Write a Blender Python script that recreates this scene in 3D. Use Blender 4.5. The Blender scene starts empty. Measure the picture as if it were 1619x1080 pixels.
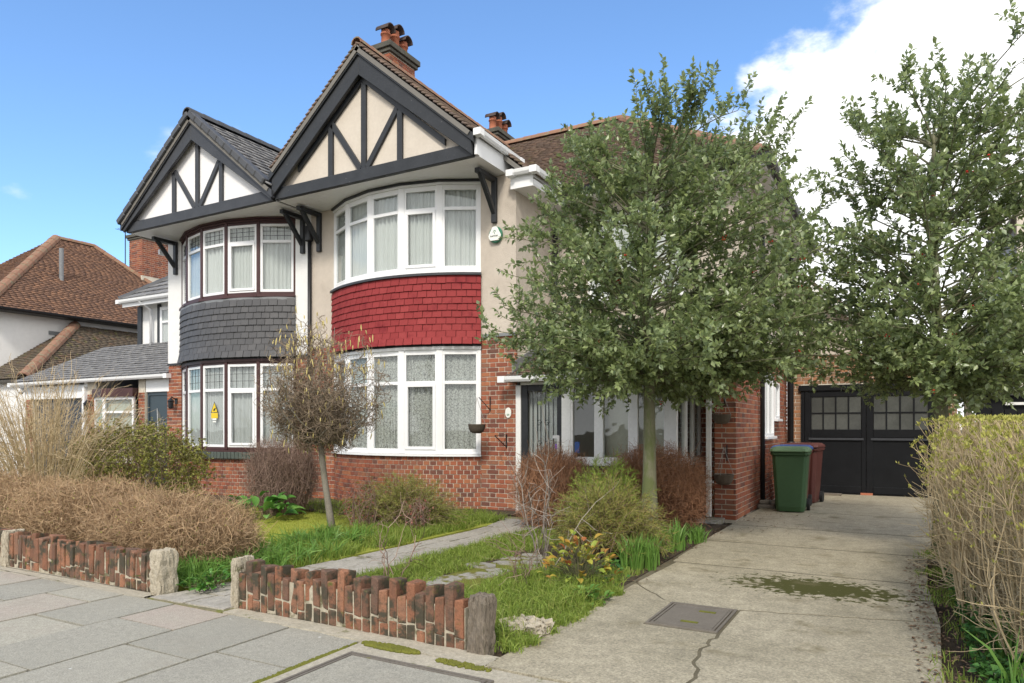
import bpy, bmesh, math, random
import numpy as np
from mathutils import Vector, Matrix
random.seed(11)
rng = np.random.default_rng(11)
scene = bpy.context.scene
COL = scene.collection
R = math.radians

# ------------------------------------------------------------------ camera
cam_data = bpy.data.cameras.new('camera')
cam = bpy.data.objects.new('camera', cam_data)
COL.objects.link(cam)
cam.location = (0, 0, 1.38)
cam.rotation_euler = (R(90), 0, math.atan(615 / 1105.0))
cam_data.sensor_width = 36
cam_data.lens = 36 * 1105.0 / 1619.0
cam_data.shift_y = 136 / 1619.0
cam_data.clip_start = 0.05
cam_data.clip_end = 2000
scene.camera = cam

# ------------------------------------------------------------------ world
SUN_EL, SUN_AZ = R(44), R(160)          # azimuth clockwise from +Y (north)
sun_dir = Vector((math.sin(SUN_AZ) * math.cos(SUN_EL), math.cos(SUN_AZ) * math.cos(SUN_EL), math.sin(SUN_EL)))
world = bpy.data.worlds.new('World')
scene.world = world
world.use_nodes = True
wt = world.node_tree
wt.nodes.clear()
def wn(t, **k):
    n = wt.nodes.new(t)
    for a, b in k.items():
        setattr(n, a, b)
    return n
def wmath(op, a, b=None, c=None):
    n = wn('ShaderNodeMath', operation=op)
    for i, v in enumerate((a, b, c)):
        if v is None: continue
        if isinstance(v, (int, float)): n.inputs[i].default_value = v
        else: wt.links.new(v, n.inputs[i])
    return n.outputs[0]
sky = wn('ShaderNodeTexSky', sky_type='NISHITA')
sky.sun_disc = False
sky.sun_elevation = SUN_EL
sky.sun_rotation = SUN_AZ
sky.air_density = 1.0
sky.dust_density = 0.6
sky.ozone_density = 2.0
tint = wn('ShaderNodeMix', data_type='RGBA', blend_type='MULTIPLY')
tint.inputs[0].default_value = 1.0
wt.links.new(sky.outputs[0], tint.inputs[6])
tint.inputs[7].default_value = (1.22, 1.50, 1.74, 1)
tc = wn('ShaderNodeTexCoord')
sep = wn('ShaderNodeSeparateXYZ')
wt.links.new(tc.outputs['Generated'], sep.inputs[0])
dz = wmath('ADD', sep.outputs[2], 0.22)
comb = wn('ShaderNodeCombineXYZ')
wt.links.new(wmath('DIVIDE', sep.outputs[0], dz), comb.inputs[0])
wt.links.new(wmath('DIVIDE', sep.outputs[1], dz), comb.inputs[1])
n1 = wn('ShaderNodeTexNoise')
n1.inputs['Scale'].default_value = 3.0
n1.inputs['Detail'].default_value = 9
n1.inputs['Roughness'].default_value = 0.58
wt.links.new(comb.outputs[0], n1.inputs['Vector'])
n2 = wn('ShaderNodeTexNoise')
n2.inputs['Scale'].default_value = 1.3
n2.inputs['Detail'].default_value = 5
wt.links.new(comb.outputs[0], n2.inputs['Vector'])
# a bank of cumulus that fills one side of the sky
dot = wn('ShaderNodeVectorMath', operation='DOT_PRODUCT')
wt.links.new(tc.outputs['Generated'], dot.inputs[0])
dot.inputs[1].default_value = (0.3186, 0.4435, -0.8377)
edge = wmath('ADD', dot.outputs['Value'], wmath('MULTIPLY', wmath('SUBTRACT', n1.outputs[0], 0.5), 0.26))
ramp = wn('ShaderNodeMapRange')
wt.links.new(edge, ramp.inputs[0])
ramp.inputs[1].default_value = -0.022
ramp.inputs[2].default_value = 0.022
ramp.interpolation_type = 'SMOOTHSTEP'
cl = wn('ShaderNodeMix', data_type='RGBA')
wt.links.new(n2.outputs[0], cl.inputs[0])
cl.inputs[6].default_value = (5.8, 5.95, 6.2, 1)
cl.inputs[7].default_value = (13.5, 13.4, 13.2, 1)
# broken cloud over the rest of the sky, with a clear lane of blue in it
dot2 = wn('ShaderNodeVectorMath', operation='DOT_PRODUCT')
wt.links.new(tc.outputs['Generated'], dot2.inputs[0])
dot2.inputs[1].default_value = (-0.661, 0.621, 0.421)
n3 = wn('ShaderNodeTexNoise')
n3.inputs['Scale'].default_value = 1.7
n3.inputs['Detail'].default_value = 7
wt.links.new(comb.outputs[0], n3.inputs['Vector'])
edge2 = wmath('ADD', wmath('MULTIPLY', wmath('SUBTRACT', 0.55, dot2.outputs['Value']), 0.35), wmath('SUBTRACT', n3.outputs[0], 0.52))
ramp2 = wn('ShaderNodeMapRange')
wt.links.new(edge2, ramp2.inputs[0])
ramp2.inputs[1].default_value = -0.03
ramp2.inputs[2].default_value = 0.10
ramp2.interpolation_type = 'SMOOTHSTEP'
cover_fac = wmath('MAXIMUM', ramp.outputs[0], ramp2.outputs[0])
mix = wn('ShaderNodeMix', data_type='RGBA')
wt.links.new(cover_fac, mix.inputs[0])
wt.links.new(tint.outputs[2], mix.inputs[6])
wt.links.new(cl.outputs[2], mix.inputs[7])
bg = wn('ShaderNodeBackground')
bg.inputs[1].default_value = 0.106
wt.links.new(mix.outputs[2], bg.inputs[0])
wo = wn('ShaderNodeOutputWorld')
wt.links.new(bg.outputs[0], wo.inputs[0])

# ------------------------------------------------------------------ sun
sd = bpy.data.lights.new('sun', 'SUN')
sd.energy = 2.0
sd.angle = R(10)
sd.color = (1.0, 0.93, 0.82)
so = bpy.data.objects.new('sun', sd)
COL.objects.link(so)
so.rotation_euler = (-sun_dir).to_track_quat('-Z', 'Y').to_euler()
so.location = (4, -6, 12)
scene.view_settings.view_transform = 'Standard'
scene.view_settings.look = 'None'
scene.view_settings.gamma = 1.0
scene.view_settings.exposure = 0.58
scene.cycles.max_bounces = 8
scene.cycles.transparent_max_bounces = 16
scene.cycles.use_denoising = True

# ------------------------------------------------------------------ materials
MATS = {}
def mat(name, cols, rnd=0.0, rough=0.8, nscale=5.0, nvar=0.25, bump=0.0, bscale=80.0, bdist=0.01, spec=0.35,
        moss=None, moss2=None, stretch=None, sub=0.0, btype='noise', grain=0.0, gscale=170.0):
    """cols: list of rgb. rnd: how much of the ramp position is random per piece (rest is noise)."""
    m = bpy.data.materials.new(name)
    m.use_nodes = True
    t = m.node_tree
    N, L = t.nodes, t.links
    b = N['Principled BSDF']
    geo = N.new('ShaderNodeNewGeometry')
    pos = geo.outputs['Position']
    if stretch:
        mp = N.new('ShaderNodeVectorMath'); mp.operation = 'MULTIPLY'
        L.new(pos, mp.inputs[0]); mp.inputs[1].default_value = stretch
        pos = mp.outputs[0]
    def noise(sc, det=4, ro=0.55):
        n = N.new('ShaderNodeTexNoise')
        n.inputs['Scale'].default_value = sc; n.inputs['Detail'].default_value = det; n.inputs['Roughness'].default_value = ro
        L.new(pos, n.inputs['Vector'])
        return n.outputs[0]
    def mth(op, a, c=None):
        n = N.new('ShaderNodeMath'); n.operation = op
        for i, v in enumerate((a, c)):
            if v is None: continue
            if isinstance(v, (int, float)): n.inputs[i].default_value = v
            else: L.new(v, n.inputs[i])
        return n.outputs[0]
    n0 = noise(nscale, 6)
    oi = N.new('ShaderNodeObjectInfo')
    rr = mth('FRACT', mth('ADD', oi.outputs['Random'], geo.outputs['Random Per Island']))
    nn = mth('MULTIPLY_ADD', mth('SUBTRACT', n0, 0.5), 1.6); N[nn.node.name].inputs[2].default_value = 0.5
    fac = mth('ADD', mth('MULTIPLY', rr, rnd), mth('MULTIPLY', nn, 1 - rnd))
    ramp = N.new('ShaderNodeValToRGB')
    el = ramp.color_ramp.elements
    k = len(cols)
    while len(el) < k: el.new(0.5)
    for i, c in enumerate(cols):
        el[i].position = i / max(1, k - 1) if k > 1 else 0
        el[i].color = (*c, 1)
    if k == 1:
        el[1].color = (*cols[0], 1)
    L.new(fac, ramp.inputs[0])
    col = ramp.outputs[0]
    if nvar:
        f2 = noise(nscale * 7.3, 5, 0.65)
        val = mth('ADD', mth('MULTIPLY', mth('SUBTRACT', f2, 0.5), 2.4 * nvar), 1.0)
        mx = N.new('ShaderNodeMix'); mx.data_type = 'RGBA'; mx.blend_type = 'MULTIPLY'; mx.inputs[0].default_value = 1
        L.new(col, mx.inputs[6])
        cmb = N.new('ShaderNodeCombineColor')
        for i in range(3): L.new(val, cmb.inputs[i])
        L.new(cmb.outputs[0], mx.inputs[7])
        col = mx.outputs[2]
    if grain:
        f3 = noise(gscale, 3, 0.7)
        val = mth('ADD', mth('MULTIPLY', mth('SUBTRACT', f3, 0.5), 2.4 * grain), 1.0)
        mx = N.new('ShaderNodeMix'); mx.data_type = 'RGBA'; mx.blend_type = 'MULTIPLY'; mx.inputs[0].default_value = 1
        L.new(col, mx.inputs[6])
        cmb = N.new('ShaderNodeCombineColor')
        for i in range(3): L.new(val, cmb.inputs[i])
        L.new(cmb.outputs[0], mx.inputs[7])
        col = mx.outputs[2]
    for ms in (moss, moss2):
        if not ms: continue
        mc, lo, hi, sc = ms[:4]
        f = noise(sc, 7, 0.62)
        if len(ms) > 4 and ms[4] is not None:          # patch round a point: (centre, radius)
            d = N.new('ShaderNodeVectorMath'); d.operation = 'SUBTRACT'
            L.new(geo.outputs['Position'], d.inputs[0]); d.inputs[1].default_value = ms[4][0]
            dm = N.new('ShaderNodeVectorMath'); dm.operation = 'MULTIPLY'
            L.new(d.outputs[0], dm.inputs[0]); dm.inputs[1].default_value = [1 / q for q in ms[4][1]]
            dl = N.new('ShaderNodeVectorMath'); dl.operation = 'LENGTH'
            L.new(dm.outputs[0], dl.inputs[0])
            f = mth('SUBTRACT', f, mth('MULTIPLY', dl.outputs['Value'], 0.3))
        mr = N.new('ShaderNodeMapRange'); mr.interpolation_type = 'SMOOTHSTEP'
        L.new(f, mr.inputs[0]); mr.inputs[1].default_value = lo; mr.inputs[2].default_value = hi
        mx = N.new('ShaderNodeMix'); mx.data_type = 'RGBA'
        L.new(mr.outputs[0], mx.inputs[0]); L.new(col, mx.inputs[6]); mx.inputs[7].default_value = (*mc, 1)
        col = mx.outputs[2]
    L.new(col, b.inputs['Base Color'])
    b.inputs['Roughness'].default_value = rough
    b.inputs['Specular IOR Level'].default_value = spec
    if sub:
        b.inputs['Subsurface Weight'].default_value = 0
        tr = N.new('ShaderNodeBsdfTranslucent'); L.new(col, tr.inputs[0])
        ms_ = N.new('ShaderNodeMixShader'); ms_.inputs[0].default_value = sub
        L.new(b.outputs[0], ms_.inputs[1]); L.new(tr.outputs[0], ms_.inputs[2])
        L.new(ms_.outputs[0], N['Material Output'].inputs[0])
    if bump:
        bp = N.new('ShaderNodeBump')
        bp.inputs['Strength'].default_value = bump
        bp.inputs['Distance'].default_value = bdist
        if btype == 'voronoi':
            vo = N.new('ShaderNodeTexVoronoi'); vo.inputs['Scale'].default_value = bscale
            L.new(pos, vo.inputs['Vector']); L.new(mth('MULTIPLY', vo.outputs['Distance'], -1.0), bp.inputs['Height'])
        else:
            L.new(noise(bscale, 5, 0.65), bp.inputs['Height'])
        L.new(bp.outputs[0], b.inputs['Normal'])
    MATS[name] = m
    return m

mat('brick', [(.12, .072, .058), (.20, .068, .044), (.29, .092, .052), (.34, .115, .06), (.21, .09, .066), (.38, .145, .07), (.16, .092, .072)], rnd=0.9, rough=.88, nscale=22, nvar=.32, bump=.5, bscale=160, bdist=.004)
mat('brick_brown', [(.22, .13, .08), (.33, .19, .11), (.28, .17, .11), (.38, .17, .08), (.2, .14, .1)], rnd=0.9, rough=.88, nscale=22, nvar=.3, bump=.5, bscale=160, bdist=.004)
mat('wall_brick', [(.10, .064, .044), (.18, .085, .052), (.25, .11, .062), (.13, .08, .058), (.30, .14, .08), (.15, .098, .072)], rnd=0.85, rough=.9, nscale=14, nvar=.45, bump=.9, bscale=55, bdist=.008,
    moss=((.06, .052, .035), .44, .60, 9), moss2=((.10, .105, .025), .58, .70, 11))
mat('mortar', [(.56, .51, .42), (.66, .61, .52)], nscale=4, nvar=.25, rough=.95, bump=.4, bscale=120, bdist=.004)
mat('mortar_garden', [(.30, .27, .20), (.48, .43, .34)], nscale=6, nvar=.4, rough=.95, bump=.6, bscale=90, bdist=.006, moss=((.12, .11, .06), .5, .65, 8))
mat('render_cream', [(.53, .465, .395), (.60, .535, .46)], nscale=1.2, nvar=.1, rough=.92, bump=.75, bscale=95, bdist=.008, btype='voronoi', moss=((.46, .40, .335), .5, .8, 2.3), moss2=((.44, .385, .325), .55, .75, .9))
mat('render_white', [(.76, .76, .75), (.82, .82, .81)], nscale=1.2, nvar=.06, rough=.92, bump=.6, bscale=80, bdist=.007, btype='voronoi')
mat('panel_cream', [(.56, .50, .425), (.64, .58, .50)], nscale=3, nvar=.1, rough=.9, bump=.5, bscale=60, bdist=.006)
mat('panel_white', [(.78, .77, .77), (.83, .82, .82)], nscale=3, nvar=.06, rough=.9, bump=.4, bscale=60, bdist=.005)
mat('upvc', [(.80, .81, .82), (.84, .85, .86)], nscale=2, nvar=.03, rough=.35, spec=.45)
mat('white_paint', [(.74, .74, .72), (.82, .82, .80)], nscale=3, nvar=.1, rough=.5, moss=((.5, .47, .41), .72, .80, 14))
mat('black_paint', [(.018, .02, .023), (.034, .037, .042)], nscale=4, nvar=.3, rough=.42, bump=.25, bscale=40, bdist=.003, moss=((.22, .22, .22), .665, .72, 22))
mat('grey_paint', [(.035, .038, .044), (.055, .058, .066)], nscale=4, nvar=.2, rough=.5, bump=.2, bscale=40, bdist=.003, moss=((.3, .3, .3), .73, .78, 30))
mat('black_gloss', [(.006, .0065, .008), (.011, .012, .014)], nscale=3, nvar=.2, rough=.45, spec=.2, bump=.1, bscale=30, bdist=.003)
mat('black_plastic', [(.012, .013, .015), (.02, .021, .024)], nscale=5, nvar=.2, rough=.38)
mat('maroon', [(.05, .022, .022), (.075, .032, .032)], nscale=4, nvar=.2, rough=.45)
mat('red_tile', [(.22, .030, .031), (.27, .040, .041), (.245, .035, .036), (.31, .052, .052)], rnd=.8, nscale=9, nvar=.2, spec=.2, rough=.75, bump=.35, bscale=70, bdist=.004, moss=((.40, .09, .09), .62, .8, 17), moss2=((.19, .022, .026), .52, .7, 3.5))
mat('slate_tile', [(.062, .062, .066), (.09, .09, .094), (.075, .075, .08), (.115, .113, .116)], rnd=.75, nscale=8, nvar=.14, rough=.6, bump=.3, bscale=60, bdist=.004)
mat('roof_brown', [(.10, .075, .062), (.18, .13, .10), (.14, .105, .088), (.21, .145, .11), (.13, .105, .095)], rnd=.8, nscale=1.6, nvar=.3, rough=.9, bump=.4, bscale=60, bdist=.005, moss=((.15, .14, .06), .56, .70, 5))
mat('roof_orange', [(.11, .07, .052), (.21, .12, .08), (.16, .095, .07), (.27, .15, .095), (.13, .09, .072)], rnd=.65, nscale=1.1, nvar=.3, rough=.9, bump=.4, bscale=60, bdist=.005)
mat('roof_moss', [(.085, .072, .055), (.14, .11, .08), (.11, .09, .07), (.2, .12, .075)], rnd=.7, nscale=2, nvar=.3, rough=.92, bump=.4, bscale=50, bdist=.005, moss=((.16, .15, .055), .55, .68, 6))
mat('roof_grey', [(.17, .17, .175), (.23, .23, .235), (.20, .20, .205)], rnd=.7, nscale=4, nvar=.15, rough=.85, spec=.2, bump=.3, bscale=60, bdist=.004)
mat('roof_cap', [(.06, .063, .07), (.09, .093, .1)], rnd=.5, nscale=4, nvar=.15, rough=.6)
mat('ridge_clay', [(.23, .12, .08), (.3, .17, .11)], rnd=.6, nscale=5, nvar=.3, rough=.9, moss=((.22, .2, .13), .5, .65, 9))
mat('terracotta', [(.36, .12, .065), (.44, .16, .09)], nscale=6, nvar=.25, rough=.8)
mat('pot_hood', [(.04, .03, .028), (.09, .06, .05)], nscale=6, nvar=.3, rough=.8)
mat('lead', [(.17, .18, .19), (.24, .25, .26)], nscale=6, nvar=.15, rough=.55)
mat('cap_dark', [(.06, .058, .05), (.12, .115, .095)], nscale=7, nvar=.4, rough=.95, moss=((.14, .13, .06), .58, .7, 9))
mat('dead_leaf', [(.12, .075, .045), (.2, .13, .08), (.16, .10, .06)], rnd=1, nscale=3, nvar=.2, rough=.9)
mat('joint_dark', [(.075, .065, .042), (.15, .13, .085)], nscale=5, nvar=.4, rough=1)
mat('paving', [(.25, .24, .205), (.32, .305, .255), (.28, .268, .225), (.35, .33, .27), (.36, .30, .255)], rnd=.8, nscale=3, nvar=.22, grain=.7, gscale=120, rough=.9, bump=.6, bscale=120, bdist=.004, moss=((.60, .60, .57), .70, .715, 16), moss2=((.27, .245, .2), .58, .8, 2.2))
mat('joint', [(.13, .12, .07), (.26, .23, .14)], nscale=5, nvar=.4, rough=.95, bump=.5, bscale=90, moss=((.14, .15, .03), .47, .62, 5))
mat('concrete', [(.20, .18, .125), (.34, .305, .225), (.26, .235, .17)], rnd=.25, nscale=1.0, nvar=.35, grain=.85, gscale=70, rough=.92, bump=.9, bscale=80, bdist=.005,
    moss=((.055, .056, .010), .22, .30, 13, ((-.62, 6.5, 0), (.78, .42, 1))), moss2=((.17, .145, .085), .54, .74, 2.6))
mat('concrete_pale', [(.34, .31, .24), (.45, .41, .33)], nscale=4, nvar=.4, grain=.4, gscale=110, rough=.95, bump=.9, bscale=60, bdist=.01, moss=((.11, .12, .03), .60, .68, 5))
mat('aggregate', [(.30, .26, .19), (.50, .45, .36)], nscale=30, nvar=.5, rough=.95, bump=1.0, bscale=60, bdist=.014, moss=((.13, .13, .06), .62, .72, 8))
mat('path_stone', [(.27, .25, .22), (.36, .335, .29), (.31, .29, .25)], rnd=.5, nscale=5, nvar=.45, grain=.4, rough=.92, bump=.9, bscale=40, bdist=.008, moss=((.17, .16, .12), .54, .7, 6), stretch=(1, .6, 1))
mat('step_stone', [(.24, .23, .20), (.34, .32, .28)], rnd=.5, nscale=5, nvar=.3, rough=.92, bump=.6, bscale=40, bdist=.006, moss=((.13, .12, .02), .50, .62, 9))
mat('iron', [(.13, .115, .095), (.18, .16, .135)], nscale=9, nvar=.35, rough=.7, bump=.4, bscale=90, bdist=.003, moss=((.17, .17, .03), .66, .72, 7))
mat('soil', [(.055, .04, .026), (.10, .075, .05)], nscale=6, nvar=.5, rough=1, bump=1, bscale=40, bdist=.03)
mat('lawn_base', [(.24, .27, .035), (.34, .36, .06)], nscale=3, nvar=.3, rough=1, bump=.6, bscale=80, bdist=.02)
mat('moss_clump', [(.11, .12, .02), (.19, .19, .03)], nscale=12, nvar=.4, rough=1, bump=1, bscale=120, bdist=.01)
mat('grass', [(.13, .20, .03), (.22, .31, .05), (.30, .39, .075), (.17, .25, .04), (.38, .40, .12)], rnd=1, nscale=1, nvar=.15, rough=.5, sub=.35)
mat('lawn_grass', [(.26, .31, .04), (.36, .39, .055), (.3, .37, .05), (.42, .41, .09)], rnd=.8, nscale=1.5, nvar=.15, rough=.6, sub=.3)
mat('bulb_leaf', [(.09, .19, .035), (.15, .29, .055), (.20, .34, .075)], rnd=1, nscale=3, nvar=.15, rough=.4, sub=.3)
mat('ivy_leaf', [(.035, .10, .025), (.06, .16, .035), (.10, .22, .05)], rnd=1, nscale=3, nvar=.15, rough=.4, sub=.2)
mat('holly_leaf', [(.14, .195, .085), (.24, .31, .125), (.33, .40, .155), (.23, .30, .155), (.43, .475, .20)], rnd=.75, nscale=1.3, nvar=.2, rough=.34, spec=.9, sub=.4)
mat('holly_bark', [(.14, .14, .085), (.22, .21, .14)], nscale=7, nvar=.3, rough=.9, bump=.5, bscale=50, bdist=.006, moss=((.13, .15, .06), .5, .65, 5), stretch=(1, 1, .45))
mat('twig_green', [(.08, .085, .04), (.14, .13, .07)], rnd=1, nscale=3, nvar=.2, rough=.9)
mat('berry', [(.55, .02, .012), (.65, .04, .02)], rnd=1, nscale=3, nvar=.1, rough=.3)
mat('hazel_bark', [(.15, .135, .11), (.25, .23, .19)], rnd=.4, nscale=9, nvar=.35, rough=.9, bump=.4, bscale=60, moss=((.2, .2, .12), .55, .7, 8))
mat('hazel_twig', [(.14, .105, .07), (.27, .21, .15), (.20, .15, .105)], rnd=1, nscale=3, nvar=.2, rough=.9)
mat('catkin', [(.44, .36, .13), (.60, .51, .22), (.52, .43, .16)], rnd=1, nscale=20, nvar=.2, rough=.9)
mat('brown_twig', [(.25, .16, .09), (.41, .275, .155), (.32, .21, .12), (.51, .37, .225), (.23, .155, .095)], rnd=1, nscale=2, nvar=.2, rough=.9)
mat('red_twig', [(.27, .135, .075), (.42, .22, .12), (.34, .175, .10), (.24, .14, .09)], rnd=1, nscale=2, nvar=.2, rough=.9)
mat('dark_twig', [(.15, .10, .08), (.25, .17, .135), (.20, .13, .105), (.32, .23, .18)], rnd=1, nscale=2, nvar=.2, rough=.9)
mat('straw_twig', [(.36, .27, .16), (.52, .41, .25), (.44, .34, .20), (.60, .50, .34)], rnd=1, nscale=2, nvar=.2, rough=.9)
mat('pale_twig', [(.22, .19, .16), (.36, .32, .28), (.16, .13, .11)], rnd=1, nscale=4, nvar=.25, rough=.9)
mat('privet_stem', [(.34, .265, .155), (.50, .40, .25), (.42, .34, .21)], rnd=1, nscale=4, nvar=.25, rough=.9)
mat('bud_leaf', [(.36, .36, .08), (.48, .47, .13), (.42, .40, .10), (.30, .34, .07)], rnd=1, nscale=4, nvar=.1, rough=.6, sub=.3)
mat('yellow_leaf', [(.11, .12, .035), (.2, .21, .05), (.32, .33, .06), (.15, .13, .06), (.42, .43, .09)], rnd=1, nscale=1, nvar=.15, rough=.5, sub=.25)
mat('conifer', [(.15, .18, .04), (.26, .28, .065), (.21, .23, .055), (.33, .31, .09), (.32, .17, .07)], rnd=.8, nscale=2.5, nvar=.2, rough=.7, sub=.2)
mat('conifer_bright', [(.22, .33, .05), (.34, .45, .08), (.28, .39, .06)], rnd=.8, nscale=2.5, nvar=.2, rough=.7, sub=.2)
mat('red_leaf', [(.16, .045, .04), (.26, .075, .055), (.13, .06, .04), (.3, .12, .09)], rnd=1, nscale=3, nvar=.2, rough=.6)
mat('autumn_leaf', [(.22, .30, .05), (.36, .38, .06), (.45, .25, .05), (.28, .36, .06), (.42, .40, .08), (.42, .12, .05)], rnd=1, nscale=3, nvar=.15, rough=.45, sub=.25)
mat('broad_leaf', [(.05, .15, .025), (.10, .25, .045), (.16, .31, .07)], rnd=1, nscale=6, nvar=.25, rough=.35, sub=.15)
mat('oak_post', [(.06, .05, .038), (.22, .185, .145), (.12, .10, .078)], nscale=8, nvar=.5, rough=.95, bump=1, bscale=30, bdist=.02, stretch=(4, 4, .35), moss=((.1, .1, .035), .58, .7, 6))
mat('bin_green', [(.036, .085, .035), (.045, .10, .043)], nscale=3, nvar=.12, rough=.5)
mat('bin_lid_green', [(.10, .18, .09), (.13, .21, .11)], nscale=3, nvar=.12, rough=.55)
mat('bin_blue', [(.03, .075, .24), (.045, .10, .3)], nscale=3, nvar=.12, rough=.5)
mat('bin_maroon', [(.085, .025, .02), (.11, .035, .028)], nscale=3, nvar=.15, rough=.5)
mat('rubber', [(.015, .015, .015), (.025, .025, .025)], nscale=5, nvar=.2, rough=.7)
mat('wicker', [(.07, .055, .042), (.15, .12, .09)], rnd=.3, nscale=20, nvar=.6, rough=.95, bump=1, bscale=60, bdist=.01, stretch=(1, 1, 4))
mat('wire', [(.3, .29, .27), (.36, .35, .33)], nscale=5, nvar=.1, rough=.5)
mat('door_blue', [(.035, .055, .07), (.045, .066, .083)], nscale=3, nvar=.08, rough=.35)
mat('shutter', [(.045, .055, .07), (.06, .07, .088)], nscale=3, nvar=.1, rough=.5)
mat('interior', [(.16, .15, .14), (.20, .19, .17)], nscale=2, nvar=.1, rough=.95)
mat('blind', [(.42, .41, .32), (.50, .49, .40)], nscale=2, nvar=.1, rough=.9)
mat('sign_yellow', [(.7, .5, .02), (.75, .55, .03)], nscale=3, nvar=.05, rough=.4)
mat('sign_black', [(.015, .015, .015)], nscale=3, nvar=.05, rough=.4)
mat('sign_white', [(.78, .8, .74), (.84, .85, .8)], nscale=3, nvar=.04, rough=.3)
mat('sign_green', [(.03, .16, .09), (.04, .19, .11)], nscale=3, nvar=.05, rough=.3)
mat('sign_purple', [(.16, .06, .42), (.2, .08, .5)], nscale=3, nvar=.05, rough=.4)
mat('steel', [(.5, .5, .5), (.58, .58, .58)], nscale=3, nvar=.05, rough=.3)

def glass_mat(name, tint_=(.93, .95, .95), boost=1.0):
    m = bpy.data.materials.new(name); m.use_nodes = True
    t = m.node_tree; N, L = t.nodes, t.links
    N.remove(N['Principled BSDF'])
    tr = N.new('ShaderNodeBsdfTransparent'); tr.inputs[0].default_value = (*tint_, 1)
    gl = N.new('ShaderNodeBsdfGlossy'); gl.inputs['Roughness'].default_value = .015
    ge0 = N.new('ShaderNodeNewGeometry')
    dt = N.new('ShaderNodeVectorMath'); dt.operation = 'DOT_PRODUCT'
    L.new(ge0.outputs['Normal'], dt.inputs[0]); L.new(ge0.outputs['Incoming'], dt.inputs[1])
    def mth(op, a, c):
        n = N.new('ShaderNodeMath'); n.operation = op
        for i, v in enumerate((a, c)):
            if isinstance(v, (int, float)): n.inputs[i].default_value = v
            else: L.new(v, n.inputs[i])
        return n.outputs[0]
    ab = mth('ABSOLUTE', dt.outputs['Value'], 0.0)          # Schlick reflectance, the same from both sides of the sheet
    rf = mth('MULTIPLY', mth('ADD', mth('MULTIPLY', mth('POWER', mth('SUBTRACT', 1.0, ab), 5.0), .96), .04), boost)
    mu = N.new('ShaderNodeMath'); mu.operation = 'MINIMUM'; mu.inputs[1].default_value = 1.0
    L.new(rf, mu.inputs[0])
    # old glass is never quite flat
    no = N.new('ShaderNodeTexNoise'); no.inputs['Scale'].default_value = 2.2
    ge = N.new('ShaderNodeNewGeometry'); L.new(ge.outputs['Position'], no.inputs['Vector'])
    bp = N.new('ShaderNodeBump'); bp.inputs['Strength'].default_value = .06; bp.inputs['Distance'].default_value = .05
    L.new(no.outputs[0], bp.inputs['Height']); L.new(bp.outputs[0], gl.inputs['Normal'])
    mx = N.new('ShaderNodeMixShader')
    L.new(mu.outputs[0], mx.inputs[0]); L.new(tr.outputs[0], mx.inputs[1]); L.new(gl.outputs[0], mx.inputs[2])
    L.new(mx.outputs[0], N['Material Output'].inputs[0])
    MATS[name] = m
glass_mat('glass', boost=1.4)          # double glazing: two panes reflect
mat('glass_frosted', [(.04, .042, .04), (.10, .105, .095)], rnd=.3, nscale=3, nvar=.2, rough=.22, spec=.5)

def curtain_mat(name, col, solid, lace=None):
    m = bpy.data.materials.new(name); m.use_nodes = True
    t = m.node_tree; N, L = t.nodes, t.links
    N.remove(N['Principled BSDF'])
    df = N.new('ShaderNodeBsdfDiffuse'); df.inputs[0].default_value = (*col, 1)
    tl = N.new('ShaderNodeBsdfTranslucent'); tl.inputs[0].default_value = (*col, 1)
    m1 = N.new('ShaderNodeMixShader'); m1.inputs[0].default_value = .25
    L.new(df.outputs[0], m1.inputs[1]); L.new(tl.outputs[0], m1.inputs[2])
    tr = N.new('ShaderNodeBsdfTransparent')
    m2 = N.new('ShaderNodeMixShader')
    L.new(tr.outputs[0], m2.inputs[1]); L.new(m1.outputs[0], m2.inputs[2])
    if lace:
        ge = N.new('ShaderNodeNewGeometry')
        ns = N.new('ShaderNodeTexNoise'); ns.inputs['Scale'].default_value = 9
        L.new(ge.outputs['Position'], ns.inputs['Vector'])
        va = N.new('ShaderNodeVectorMath'); va.operation = 'MULTIPLY_ADD'
        L.new(ns.outputs['Color'], va.inputs[0]); va.inputs[1].default_value = (.1, .1, .1); L.new(ge.outputs['Position'], va.inputs[2])
        vo = N.new('ShaderNodeTexVoronoi'); vo.feature = 'DISTANCE_TO_EDGE'; vo.inputs['Scale'].default_value = lace
        L.new(va.outputs[0], vo.inputs['Vector'])
        mr = N.new('ShaderNodeMapRange'); L.new(vo.outputs['Distance'], mr.inputs[0])
        mr.inputs[1].default_value = .03; mr.inputs[2].default_value = .10
        mr.inputs[3].default_value = solid * .4; mr.inputs[4].default_value = solid
        L.new(mr.outputs[0], m2.inputs[0])
    else:
        m2.inputs[0].default_value = solid
    L.new(m2.outputs[0], N['Material Output'].inputs[0])
    MATS[name] = m
curtain_mat('net', (.82, .83, .80), .94)
curtain_mat('net_grey', (.74, .75, .74), .88)
curtain_mat('lace', (.74, .74, .70), .88, 22.0)

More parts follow.
